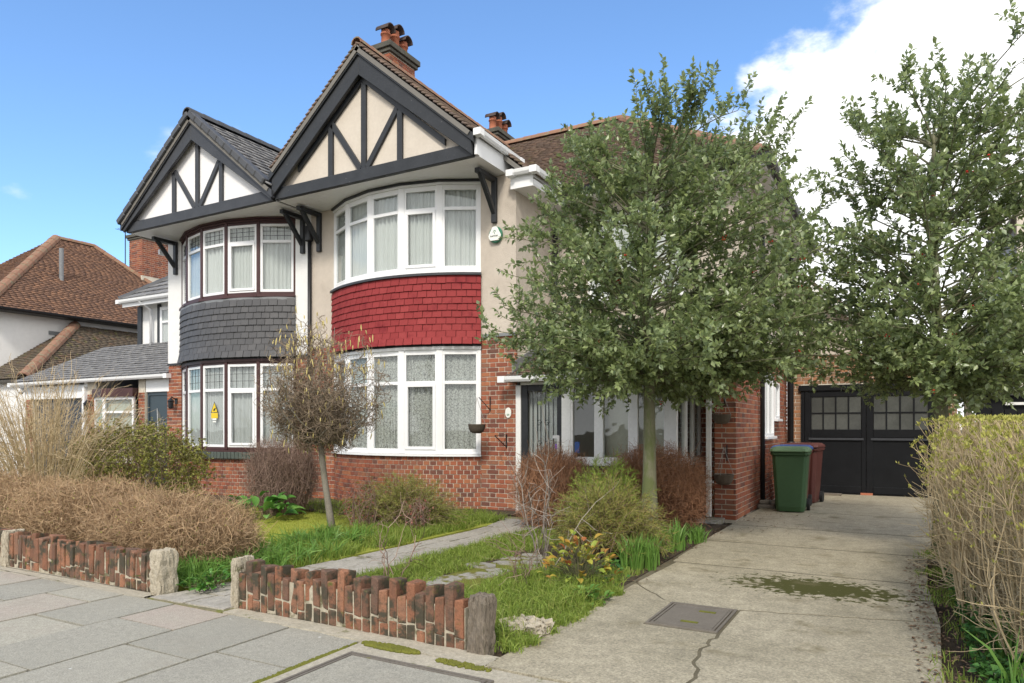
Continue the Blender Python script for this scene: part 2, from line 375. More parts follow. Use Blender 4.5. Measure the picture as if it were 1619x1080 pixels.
# ------------------------------------------------------------------ helpers
WL = {}                                   # world position of each parent
def finish(o, parent, loc):
    COL.objects.link(o)
    o.location = loc
    if parent is not None:
        o.parent = parent
        o.matrix_parent_inverse = Matrix.Translation(-WL[parent.name])
    WL[o.name] = Vector(loc)
    return o
def tag(o, label=None, cat=None, group=None, kind=None):
    if label: o['label'] = label
    if cat: o['category'] = cat
    if group: o['group'] = group
    if kind: o['kind'] = kind
    return o
def thing(name, label, cat, loc, group=None):
    o = bpy.data.objects.new(name, None)
    o.empty_display_size = .2
    finish(o, None, loc)
    return tag(o, label, cat, group)
def mesh_np(name, V, Fl, sizes):
    """V (n,3); Fl flat vertex indices; sizes per face"""
    me = bpy.data.meshes.new(name)
    V = np.asarray(V, np.float32); Fl = np.asarray(Fl, np.int32); sizes = np.asarray(sizes, np.int32)
    me.vertices.add(len(V)); me.vertices.foreach_set('co', V.ravel())
    me.loops.add(len(Fl)); me.loops.foreach_set('vertex_index', Fl)
    me.polygons.add(len(sizes))
    st = np.zeros(len(sizes), np.int32); st[1:] = np.cumsum(sizes)[:-1]
    me.polygons.foreach_set('loop_start', st)
    me.update(calc_edges=True)
    return me
def big(name, V, Fl, sizes, material, parent, smooth=False):
    V = np.asarray(V, np.float64)
    lo, hi = V.min(0), V.max(0)
    c = np.array([(lo[0] + hi[0]) / 2, (lo[1] + hi[1]) / 2, lo[2]])
    me = mesh_np(name, V - c, Fl, sizes)
    me.materials.append(MATS[material])
    if smooth: me.polygons.foreach_set('use_smooth', np.ones(len(sizes), bool))
    return finish(bpy.data.objects.new(name, me), parent, c)
BOXF = [(0, 3, 2, 1), (4, 5, 6, 7), (0, 1, 5, 4), (1, 2, 6, 5), (2, 3, 7, 6), (3, 0, 4, 7)]
class MB:
    def __init__(s): s.v = []; s.f = []
    def add(s, vs, fs):
        k = len(s.v); s.v += [tuple(p) for p in vs]; s.f += [tuple(i + k for i in f) for f in fs]; return s
    def box(s, x0, x1, y0, y1, z0, z1):
        return s.add([(x0, y0, z0), (x1, y0, z0), (x1, y1, z0), (x0, y1, z0), (x0, y0, z1), (x1, y0, z1), (x1, y1, z1), (x0, y1, z1)], BOXF)
    def fbox(s, P, u0, u1, d0, d1, z0, z1):
        """box on a facet: P = (x, y, tx, ty, nx, ny); d outward along n"""
        x, y, tx, ty, nx, ny = P
        q = [(x + tx * u + nx * d, y + ty * u + ny * d) for u, d in ((u0, d1), (u1, d1), (u1, d0), (u0, d0))]
        return s.add([(*p, z0) for p in q] + [(*p, z1) for p in q], BOXF)
    def hexa(s, a, b):
        """a, b: two matching quads"""
        return s.add(list(a) + list(b), BOXF)
    def prism(s, poly, a0, a1, axis='z'):
        n = len(poly)
        f = {'z': lambda p, a: (p[0], p[1], a), 'y': lambda p, a: (p[0], a, p[1]), 'x': lambda p, a: (a, p[0], p[1])}[axis]
        vs = [f(p, a0) for p in poly] + [f(p, a1) for p in poly]
        fs = [tuple(range(n))[::-1], tuple(range(n, 2 * n))] + [(i, (i + 1) % n, n + (i + 1) % n, n + i) for i in range(n)]
        return s.add(vs, fs)
    def beam(s, a, b, w, d, up=(0, 1, 0)):
        """rectangular bar from a to b: w across (perpendicular to `up`), d along `up`"""
        a, b = Vector(a), Vector(b); t = (b - a).normalized(); u = Vector(up); u = (u - t * u.dot(t)).normalized(); c = t.cross(u)
        q = lambda p: [p - c * w / 2 - u * d / 2, p + c * w / 2 - u * d / 2, p + c * w / 2 + u * d / 2, p - c * w / 2 + u * d / 2]
        return s.hexa(q(a), q(b))
    def tube(s, pts, rad, n=6):
        pts = [Vector(p) for p in pts]; k = len(pts)
        if isinstance(rad, (int, float)): rad = [rad] * k
        rings = []
        ref = Vector((.31, .17, .93))
        for i, p in enumerate(pts):
            t = (pts[min(i + 1, k - 1)] - pts[max(i - 1, 0)]).normalized()
            a = t.cross(ref)
            if a.length < .1: a = t.cross(Vector((1, 0, 0)))
            a.normalize(); b = t.cross(a)
            rings.append([p + (a * math.cos(6.2832 * j / n) + b * math.sin(6.2832 * j / n)) * rad[i] for j in range(n)])
        vs = [q for r in rings for q in r]
        fs = [(i * n + j, i * n + (j + 1) % n, (i + 1) * n + (j + 1) % n, (i + 1) * n + j) for i in range(k - 1) for j in range(n)]
        fs += [tuple(range(n))[::-1], tuple(range((k - 1) * n, k * n))]
        return s.add(vs, fs)
    def lathe(s, prof, c, n=16):
        """prof: list of (r, z) round vertical axis at c"""
        k = len(prof)
        vs = [(c[0] + r * math.cos(6.2832 * j / n), c[1] + r * math.sin(6.2832 * j / n), c[2] + z) for r, z in prof for j in range(n)]
        fs = [(i * n + j, i * n + (j + 1) % n, (i + 1) * n + (j + 1) % n, (i + 1) * n + j) for i in range(k - 1) for j in range(n)]
        fs += [tuple(range(n))[::-1], tuple(range((k - 1) * n, k * n))]
        return s.add(vs, fs)
    def build(s, name, material, parent=None, smooth=False, bevel=0.0, origin=None):
        V = np.array(s.v, float)
        lo, hi = V.min(0), V.max(0)
        c = np.array([(lo[0] + hi[0]) / 2, (lo[1] + hi[1]) / 2, lo[2]]) if origin is None else np.array(origin, float)
        me = bpy.data.meshes.new(name)
        me.from_pydata((V - c).tolist(), [], s.f)
        bm = bmesh.new(); bm.from_mesh(me); bmesh.ops.recalc_face_normals(bm, faces=bm.faces)
        if bevel:
            bmesh.ops.bevel(bm, geom=[e for e in bm.edges if len(e.link_faces) == 2 and e.calc_face_angle(0) > .5], offset=bevel, segments=1, affect='EDGES', clamp_overlap=True)
        bm.to_mesh(me); bm.free()
        me.materials.append(MATS[material])
        if smooth:
            for p in me.polygons: p.use_smooth = True
        return finish(bpy.data.objects.new(name, me), parent, c)
def struct(o): o['kind'] = 'structure'; return o
def stuff(o): o['kind'] = 'stuff'; return o

def unit_block(seed, bev=.035, jit=.02):
    r = random.Random(seed)
    bm = bmesh.new()
    bmesh.ops.create_cube(bm, size=1.0)
    for v in bm.verts: v.co += Vector((r.uniform(-jit, jit) * .3, r.uniform(-jit, jit), r.uniform(-jit, jit)))
    bmesh.ops.bevel(bm, geom=bm.edges[:], offset=bev, segments=1, affect='EDGES')
    me = bpy.data.meshes.new('block'); bm.to_mesh(me); bm.free()
    return me
_blocks = {}
def inst(name, material, parent, c, dims, rot=(0, 0, 0), var=None, bev=.035, jit=.02):
    k = (material, random.randrange(3) if var is None else var, bev, jit)
    if k not in _blocks:
        me = unit_block(k[1] + 5, bev, jit); me.materials.append(MATS[material]); _blocks[k] = me
    o = bpy.data.objects.new(name, _blocks[k])
    o.scale = dims; o.rotation_euler = rot
    return finish(o, parent, c)

CAM = Vector((0, 0, 1.38))
def lay_bricks(parent, specs, material, maxn=300):
    """specs: (centre, (len, depth, h), rotz, outward normal). The largest in view are single bricks."""
    def score(s):
        c = Vector(s[0]); v = CAM - c
        return s[1][0] * s[1][2] * max(0.0, v.normalized().dot(Vector((s[3][0], s[3][1], 0)))) / v.length_squared
    specs = sorted(specs, key=score, reverse=True)
    for c, d, rz, n in specs[:maxn]:
        inst('brick', material, parent, c, d, (0, 0, rz))
    rest = [s for s in specs[maxn:]]
    if rest:
        m = MB()
        for c, d, rz, n in rest:
            co, si = math.cos(rz), math.sin(rz)
            m.fbox((c[0], c[1], co, si, n[0], n[1]), -d[0] / 2, d[0] / 2, -d[1] / 2, d[1] / 2, c[2] - d[2] / 2, c[2] + d[2] / 2)
        stuff(m.build('brickwork', material, parent))
CH = .0765
def wall_bricks(P, length, z0, z1, holes=(), bond='flemish', depth=.05):
    """P = (x, y, tx, ty, nx, ny) at nominal face"""
    out = []
    x, y, tx, ty, nx, ny = P
    rz = math.atan2(ty, tx)
    k = 0
    z = z0
    while z + CH * .6 < z1:
        h = min(CH, z1 - z) - 0.0125
        u = 0.0; j = 0
        seq = (.226, .113) if k % 2 else (.113, .226)
        if bond == 'header': seq = (.113, .113)
        if k % 2: u = -.056
        while u < length:
            w = seq[j % 2]
            a, b = max(0.0, u), min(length, u + w)
            for h0, h1, hz0, hz1 in holes:
                if z + h > hz0 and z < hz1:
                    if a >= h0 and b <= h1: b = a
                    elif a < h0 < b: b = h0
                    elif a < h1 < b: a = h1
            if b - a > .03:
                um = (a + b) / 2
                off = random.uniform(-.002, .002) - depth / 2
                out.append(((x + tx * um + nx * off, y + ty * um + ny * off, z + h / 2 + .005), (b - a - 0.0125, depth, h), rz, (nx, ny)))
            u += w; j += 1
        z += CH; k += 1
    return out
def slab_roof(name, O, e, s, poly, course, tw, material, parent, base='interior', thick=.03, jitter=1.0):
    """Tiles over a roof plane. O origin, e along the eave, s up the slope, poly in (u, v)."""
    O, e, s = Vector(O), Vector(e).normalized(), Vector(s).normalized()
    n = e.cross(s)
    if n.z < 0: n = -n
    us = [p[0] for p in poly]; vs = [p[1] for p in poly]
    V = []; 
    def span(v):
        xs = []
        for i in range(len(poly)):
            (u0, v0), (u1, v1) = poly[i], poly[(i + 1) % len(poly)]
            if (v0 <= v) != (v1 <= v): xs.append(u0 + (u1 - u0) * (v - v0) / (v1 - v0))
        xs.sort()
        return [(xs[i], xs[i + 1]) for i in range(0, len(xs) - 1, 2)]
    v = min(vs); k = 0
    while v < max(vs) - .02:
        for a, b in span(v + course * .5):
            u = a - tw * random.random()
            while u < b:
                u0, u1 = max(u, a) + .003, min(u + tw, b) - .003
                if u1 - u0 > .02:
                    dv = random.uniform(-.006, .006) * jitter; dn = random.uniform(0, .007) * jitter; dn2 = random.uniform(-.003, .003) * jitter
                    q = []
                    for (uu, vv, nn) in ((u0, v + dv, thick * 1.5 + dn), (u1, v + dv, thick * 1.5 + dn + dn2), (u1, v + course * 1.2, .012 + dn), (u0, v + course * 1.2, .012 + dn),):
                        q.append((uu, vv, nn - thick)); 
                    q += [(a_, b_, c_ + thick) for a_, b_, c_ in q]
                    V += [O + e * a_ + s * b_ + n * c_ for a_, b_, c_ in q]
                u += tw
        v += course; k += 1
    V = np.array([tuple(p) for p in V]); nb = len(V) // 8
    F = (np.array(BOXF)[None] + (np.arange(nb) * 8)[:, None, None])
    o = stuff(big(name, V, F.ravel(), np.full(nb * 6, 4), material, parent))
    m = MB()
    q = [O + e * p[0] + s * p[1] for p in poly]
    k = len(q)
    m.add([p - n * .03 for p in q] + [p - n * .1 for p in q], [tuple(range(k)), tuple(range(k, 2 * k))[::-1]] + [(i, (i + 1) % k, k + (i + 1) % k, k + i) for i in range(k)])
    m.build('roof_deck', base, parent)
    return o
_half = None
def ridge_tiles(name, a, b, material, parent, r=.10, L=.33, mate=None):
    """half-round ridge or hip tiles laid one by one from a to b"""
    a, b = Vector(a), Vector(b); d = b - a; n = max(1, round(d.length / L)); step = d.length / n
    key = ('ridge', material)
    if key not in _blocks:
        vs, fs, k = [], [], 7
        for end, sc in ((0, 1.0), (1, .93)):
            for rr in (1.0, .82):
                for j in range(k):
                    t = math.pi * j / (k - 1)
                    vs.append((end, math.cos(t) * rr * sc, math.sin(t) * rr * sc - .25))
        g = lambda e, o_, j: e * 2 * k + o_ * k + j
        for j in range(k - 1):
            fs.append((g(0, 0, j), g(0, 0, j + 1), g(1, 0, j + 1), g(1, 0, j)))
            fs.append((g(0, 0, j), g(0, 1, j), g(0, 1, j + 1), g(0, 0, j + 1)))
            fs.append((g(1, 0, j), g(1, 0, j + 1), g(1, 1, j + 1), g(1, 1, j)))
        me = bpy.data.meshes.new('half_round'); me.from_pydata(vs, [], fs); me.materials.append(MATS[material]); _blocks[key] = me
    t = d.normalized()
    q = t.to_track_quat('X', 'Z')
    for i in range(n):
        o = bpy.data.objects.new(name, _blocks[key])
        o.rotation_euler = q.to_euler(); o.scale = (step * 1.03, r, r)
        finish(o, parent, a + t * step * i)
def curtain(P, u0, u1, z0, z1, d, material, parent, pleats=9, amp=.018):
    x, y, tx, ty, nx, ny = P
    n = 8 * pleats; vs = []
    ph = random.uniform(0, 6)
    for z in (z0, (z0 + z1) / 2, z1):
        for i in range(n + 1):
            f = i / n; u = u0 + (u1 - u0) * f
            dd = d + amp * math.sin(f * pleats * 6.283 + ph + .7 * math.sin(f * 9)) * (1 if z < z1 - .01 else .6) + .3 * amp * math.sin(f * 31)
            vs.append((x + tx * u + nx * dd, y + ty * u + ny * dd, z))
    fs = [(r * (n + 1) + i, r * (n + 1) + i + 1, (r + 1) * (n + 1) + i + 1, (r + 1) * (n + 1) + i) for r in range(2) for i in range(n)]
    m = MB(); m.v = vs; m.f = fs
    return m.build('curtain', material, parent, smooth=True)
def text_mesh(name, s, size, M4, material, parent, depth=.002):
    cu = bpy.data.curves.new('t', 'FONT'); cu.body = s; cu.size = size; cu.extrude = depth; cu.align_x = 'CENTER'; cu.align_y = 'CENTER'; cu.resolution_u = 3
    o = bpy.data.objects.new('t', cu); COL.objects.link(o)
    dg = bpy.context.evaluated_depsgraph_get()
    me = bpy.data.meshes.new_from_object(o.evaluated_get(dg))
    bpy.data.objects.remove(o)
    me.transform(M4.to_3x3().to_4x4()); me.materials.clear(); me.materials.append(MATS[material])
    return finish(bpy.data.objects.new(name, me), parent, M4.translation)
FRONT = Matrix.Rotation(R(90), 4, 'X')      # text readable from -Y
# ================================================================== THE SETTING
g = MB().box(-400, 400, -300, 500, -.5, -.06).build('ground', 'soil'); struct(g)
# public pavement: flagstones in strips across the footway
pav = struct(MB().box(-30, 1.2, -2.5, 3.52, -.058, -.022).build('pavement', 'joint'))
strips = [-3.06 - .635 * i for i in range(26)]
rp = random.Random(4)
for i in range(25):
    x1, x0 = strips[i], strips[i + 1]
    y = 3.50
    first = [.62, .80, .46, .70, .30, .60, .74, .40][i % 8]
    lens = [first] + [rp.choice([.9, .9, .76, .62, .9]) for _ in range(8)]
    for L_ in lens:
        y0 = y - L_
        if y0 < -2.2 or (x1 < -9 and y < 1.5): break
        inst('paving_slab', 'paving', pav, ((x0 + x1) / 2, (y + y0) / 2, -.028 + rp.uniform(-.003, .004)), (x1 - x0 - .018, L_ - .018, .056), (rp.uniform(-.004, .004), rp.uniform(-.004, .004), rp.uniform(-.004, .004)), bev=.008, jit=.004)
        y = y0
# concrete margin between flags and wall, and the crossover apron in front of the drive
def ragged(a, b, n=10, amp=.012, r=rp):
    return [(a[0] + (b[0] - a[0]) * i / n + (r.uniform(-amp, amp) if 0 < i < n else 0), a[1] + (b[1] - a[1]) * i / n + (r.uniform(-amp, amp) if 0 < i < n else 0)) for i in range(n)]
def rag_poly(pts, n=8, amp=.012):
    out = []
    for i in range(len(pts)): out += ragged(pts[i], pts[(i + 1) % len(pts)], n, amp)
    return out
fl = MB().prism(rag_poly([(-16, 3.49), (-5.36, 3.49), (-5.36, 3.64), (-16, 3.64)], 60, .018), -.055, .004).build('footing', 'concrete_pale', pav)
fl = MB().prism(rag_poly([(-4.46, 3.50), (-3.05, 3.47), (-2.1, 3.44), (-2.1, 3.62), (-4.46, 3.66)], 14, .015), -.055, .006).build('footing', 'concrete_pale', pav)
apron = struct(MB().prism(rag_poly([(-3.03, -2.2), (1.2, -2.2), (1.2, 3.42), (-2.06, 3.43), (-3.03, 3.46)], 16, .01), -.05, .002).build('crossover', 'concrete_pale'))
# inspection cover set in the apron: concrete infill in a double iron rim
def cover(name, label, x0, x1, y0, y1, z, infill, slots):
    c = thing(name, label, 'manhole cover', ((x0 + x1) / 2, (y0 + y1) / 2, z))
    for k, w in ((0, .018), (.03, .014)):
        m = MB()
        a0, a1, b0, b1 = x0 + k, x1 - k, y0 + k, y1 - k
        m.box(a0, a1, b0, b0 + w, z - .02, z + .012).box(a0, a1, b1 - w, b1, z - .02, z + .012).box(a0, a0 + w, b0 + w, b1 - w, z - .02, z + .012).box(a1 - w, a1, b0 + w, b1 - w, z - .02, z + .012)
        m.build('rim', 'iron', c)
    MB().box(x0 + .05, x1 - .05, y0 + .05, y1 - .05, z - .02, z + .009).build('cover_plate', infill, c)
    for sx, sy in slots:
        MB().box(sx - .06, sx + .06, sy - .018, sy + .018, z + .0095, z + .0135).build('lifting_slot', 'moss_clump', c)
    return c
cover('manhole_cover', 'concrete filled inspection cover in ribbed iron rims on the crossover', -2.93, -1.92, 2.62, 3.25, .004, 'paving', [])
# driveway slabs, split along the joints and the crack
drive = struct(MB().box(-2.10, .19, 3.46, 8.7, -.058, .0045).box(-2.1, .68, 8.701, 15.9, -.058, .0045).build('driveway', 'joint_dark'))
def crack(pts, amp=.03, n=6):
    out = []
    for a, b in zip(pts, pts[1:]): out += ragged(a, b, n, amp)
    return out + [pts[-1]]
c1 = crack([(-.94, 3.44), (-1.0, 3.9), (-1.08, 4.3), (-1.06, 4.72)], .025)           # crack running from street to the cover
c2 = crack([(-2.05, 5.95), (-1.62, 5.42)], .02)
c3 = crack([(-1.06, 5.42), (-.5, 5.56), (.24, 5.74)], .012, 10)
g_ = .012
sl = []
sl.append([(-2.1, 3.45)] + [(x - g_, y) for x, y in c1] + [(-1.58, 4.72), (-1.58, 5.40)] + [(x, y - g_) for x, y in c2[::-1]][1:] + [(-2.04, 5.0)])
sl.append([(x + g_, y) for x, y in c1] + [(-1.05, 4.74), (-1.05, 5.40)] + [(x, y - g_) for x, y in c3][1:] + [(.2, 4.6), (.28, 3.45)])
sl.append([(x, y + g_) for x, y in c2] + [(-1.57, 5.42), (-1.06, 5.42)] + [(x, y + g_) for x, y in c3] + [(.2, 7.05), (-2.0, 7.05)])
yb = [7.07, 8.61, 10.16, 12.2, 13.9, 15.9]
for y0, y1 in zip(yb, yb[1:]):
    sl.append(rag_poly([(-2.05 if y0 < 8 else -2.1, y0 + .02), (.2 if y0 < 8 else .7, y0 + .02), (.24 if y0 < 8 else .7, y1 - .02), (-2.1, y1 - .02)], 10, .006))
for i, p in enumerate(sl):
    MB().prism(p, -.05, .006 + .0006 * (i % 3)).build('concrete_slab', 'concrete', drive)
cover('manhole_cover', 'plain grey iron drain cover flush in the concrete drive', -1.57, -1.07, 4.74, 5.40, .004, 'iron', [(-1.25, 5.22), (-1.30, 4.90)])
# low moss cushions
def moss_mat(cx, cy, rx, ry, n, z, parent, h=.014):
    m = MB(); r = random.Random(int(cx * 100))
    for i in range(n):
        a = r.uniform(0, 6.28); q = r.random() ** .5
        x, y = cx + rx * q * math.cos(a), cy + ry * q * math.sin(a); s_ = r.uniform(.005, .018)
        m.lathe([(s_, 0), (s_ * .85, h * .55), (s_ * .4, h), (.001, h * 1.05)], (x, y, z), 7)
    return stuff(m.build('moss', 'moss_clump', parent, smooth=True))
moss_mat(-2.78, 3.44, .22, .04, 420, .002, pav, .016)
moss_mat(-2.22, 3.40, .2, .035, 130, .002, pav, .012)
# gaps in the flags grow moss too
moss_mat(-3.055, 3.0, .02, .45, 300, -.012, pav, .014)

# front path of worn stones from the gate gap to the porch
path = struct(MB().prism([(-5.3, 3.49), (-4.42, 3.49), (-4.36, 5.0), (-4.38, 8.2), (-4.2, 9.4), (-5.3, 9.4), (-5.02, 8.3), (-5.06, 5.9), (-5.16, 4.6)], -.05, .008).build('path', 'joint'))
def path_edges(v):
    ys = [3.5, 4.6, 5.9, 8.0, 9.4]; l = [-5.28, -5.14, -5.04, -4.96, -5.25]; r_ = [-4.43, -4.38, -4.36, -4.38, -4.22]
    return np.interp(v, ys, l), np.interp(v, ys, r_)
rows = np.cumsum([3.51] + [rp.uniform(.26, .5) for _ in range(15)]); rows = [v for v in rows if v < 9.35]
for v0, v1 in zip(rows, rows[1:]):
    nn = rp.choice([1, 2, 2, 3]); cuts = sorted([0, 1] + [(i + 1) / nn + rp.uniform(-.1, .1) for i in range(nn - 1)])
    for a, b in zip(cuts, cuts[1:]):
        pt = []
        for (f, v) in ((a, v0), (b, v0), (b, v1), (a, v1)):
            l, r_ = path_edges(v); x = l + (r_ - l) * f
            pt.append((x, v))
        cx = sum(p[0] for p in pt) / 4; cy = sum(p[1] for p in pt) / 4
        pt = [(cx + (x - cx) * .965 + rp.uniform(-.015, .015), cy + (y - cy) * .955 + rp.uniform(-.015, .015)) for x, y in pt]
        MB().prism(rag_poly(pt, 4, .008), -.03, .014 + rp.uniform(0, .007)).build('paving_stone', 'path_stone', path)
# mossy stepping stones beside it
steps = struct(MB().prism([(-3.75, 4.75), (-3.05, 4.75), (-3.1, 6.7), (-3.6, 6.7)], -.05, .006).build('stepping_path', 'moss_clump'))
for i in range(15):
    x, y = -3.4 + rp.uniform(-.24, .24), 4.9 + i * .125
    k = 7; rad = rp.uniform(.10, .17)
    MB().prism([(x + rad * 1.2 * math.cos(6.283 * j / k) * rp.uniform(.8, 1.1), y + rad * .8 * math.sin(6.283 * j / k) * rp.uniform(.8, 1.1)) for j in range(k)], -.02, .012 + rp.uniform(0, .012)).build('stepping_stone', 'step_stone', steps)
for a_, b_ in ((-12.4, -5.3), (-4.2, -2.14)): struct(MB().prism(rag_poly([(a_, 8.3), (b_, 8.3), (b_, 9.96), (a_, 9.96)], 20, .05), -.055, .03).build('flower_bed', 'soil'))
lawn = struct(MB().prism([(-12.4, 3.9), (-5.3, 3.9), (-5.15, 5), (-5.05, 8.6), (-12.4, 8.6)], -.055, .012).build('lawn', 'lawn_base'))
verge = struct(MB().prism([(-4.37, 3.82), (-2.14, 3.72), (-2.1, 5.2), (-2.14, 8.5), (-4.36, 8.5)], -.055, .004).build('garden_bed', 'soil'))

# ================================================================== low garden walls
def soldier_wall(label, x0, x1, y, zs=(.29, .36), tilt=0.0):
    w = thing('garden_wall', label, 'garden wall', ((x0 + x1) / 2, y, 0))
    pitch = .0755; n = int((x1 - x0) / pitch); r = random.Random(int(x0 * 10))
    MB().box(x0, x0 + n * pitch, y - .051, y + .05, -.03, zs[0] - .035).build('mortar', 'mortar_garden', w)
    for i in range(n):
        x = x0 + (i + .5) * pitch; tall = i % 2
        top = (zs[1] if tall else zs[0]) + r.uniform(-.022, .022)
        dy = r.uniform(-.005, .005) + (.005 if tall else -.003)
        low = .115 + r.uniform(-.03, .03) + (.0 if tall else -.02)
        if r.random() < .12: low = .03
        rot = (r.uniform(-.03, .03), r.uniform(-.03, .03) + tilt, r.uniform(-.05, .05))
        inst('brick', 'wall_brick', w, (x, y + dy, (top + low) / 2), (.0655, .122, top - low), rot, bev=.04, jit=.05)
        if low > .05:
            inst('brick', 'wall_brick', w, (x + r.uniform(-.003, .003), y + dy * .5, (low - .012) / 2 - .01), (.0655, .116, low + .006), (0, 0, r.uniform(-.03, .03)), bev=.06, jit=.05)
    return w
soldier_wall('low garden wall of upright bricks ending at the timber post', -4.395, -2.33, 3.69, (.295, .37))
soldier_wall('low mossy wall of upright bricks below the long brown hedge', -7.72, -5.42, 3.69, (.315, .345), .03)
soldier_wall('low brick wall running on past the narrow concrete pier', -12.0, -7.83, 3.72, (.315, .345), .03)
def stub(name, mat_, label, x0, x1, y0, y1, h, cat, amp=.012, seed=1, lean=0.0):
    r = random.Random(seed); bm = bmesh.new()
    bmesh.ops.create_cube(bm, size=1)
    bmesh.ops.subdivide_edges(bm, edges=bm.edges[:], cuts=9, use_grid_fill=True)
    for v in bm.verts:
        c = v.co.copy()
        f = 1 - .09 * (abs(c.x) > .49) * (c.z > .45) - .09 * (abs(c.y) > .49) * (c.z > .45) - .05 * (abs(c.x) > .49) * (abs(c.y) > .49)
        v.co = Vector((((c.x * f) + .5) * (x1 - x0) + r.uniform(-amp, amp) + lean * (c.z + .5), ((c.y * f) + .5) * (y1 - y0) + r.uniform(-amp, amp), (c.z + .5) * h - .02 + r.uniform(-amp, amp) * (c.z > -.4)))
    me = bpy.data.meshes.new(name); bm.to_mesh(me); bm.free(); me.materials.append(MATS[mat_])
    o = bpy.data.objects.new(name, me); finish(o, None, (x0, y0, 0)); tag(o, label, cat); return o
stub('concrete_pier', 'aggregate', 'rough pebbly concrete pier at the gate gap beside the hedge', -5.42, -5.28, 3.58, 3.75, .385, 'pier', .007, seed=3)
stub('concrete_pier', 'aggregate', 'rough slim concrete pier between two lengths of hedge wall', -7.82, -7.72, 3.60, 3.78, .37, 'pier', .007, seed=5)
stub('concrete_pier', 'aggregate', 'rough concrete pier at the gate gap joined to upright bricks', -4.46, -4.40, 3.61, 3.79, .40, 'pier', .006, seed=6)
o = stub('timber_post', 'oak_post', 'weathered split oak post at the corner of the drive', -2.325, -2.195, 3.60, 3.73, .37, 'post', .007, seed=9, lean=.015)
# ================================================================== HOUSES
WY = 9.9                      # front wall plane
PARTY = -9.93
def arc_of(cl, cr, sag):
    hc = (cr - cl) / 2; Rr = (hc * hc + sag * sag) / 2 / sag; a = math.asin(hc / Rr)
    return (cl + cr) / 2, WY - sag + Rr, Rr, a
def arc_pt(A, t, off=0.0):
    """t in -1..1 along the bay, off outward"""
    m, cy, Rr, a = A
    return (m + (Rr + off) * math.sin(a * t), cy - (Rr + off) * math.cos(a * t))
def facets(A, n=5, off=0.0):
    P = [arc_pt(A, 2 * k / n - 1, off) for k in range(n + 1)]
    out = []
    for p, q in zip(P, P[1:]):
        L_ = math.hypot(q[0] - p[0], q[1] - p[1]); tx, ty = (q[0] - p[0]) / L_, (q[1] - p[1]) / L_
        out.append(((p[0], p[1], tx, ty, ty, -tx), L_))
    return out
def arc_band(A, o0, o1, z0, z1, n=30, tmax=1.0):
    """solid band following the bay from offset o0 to o1"""
    m = MB()
    for i in range(n):
        t0, t1 = (2 * i / n - 1) * tmax, (2 * (i + 1) / n - 1) * tmax
        q = [arc_pt(A, t0, o1), arc_pt(A, t1, o1), arc_pt(A, t1, o0), arc_pt(A, t0, o0)]
        m.add([(*p, z0) for p in q] + [(*p, z1) for p in q], BOXF)
    return m
def facet_band(A, o0, o1, z0, z1):
    m = MB(); P0 = [arc_pt(A, 2 * k / 5 - 1, o0) for k in range(6)]; P1 = [arc_pt(A, 2 * k / 5 - 1, o1) for k in range(6)]
    for k in range(5):
        q = [P1[k], P1[k + 1], P0[k + 1], P0[k]]
        m.add([(*p, z0) for p in q] + [(*p, z1) for p in q], BOXF)
    return m
def pane(P, u0, u1, z0, z1, d, parent, material='glass', t=.006):
    return MB().fbox(P, u0, u1, d, d + t, z0, z1).build('pane', material, parent)
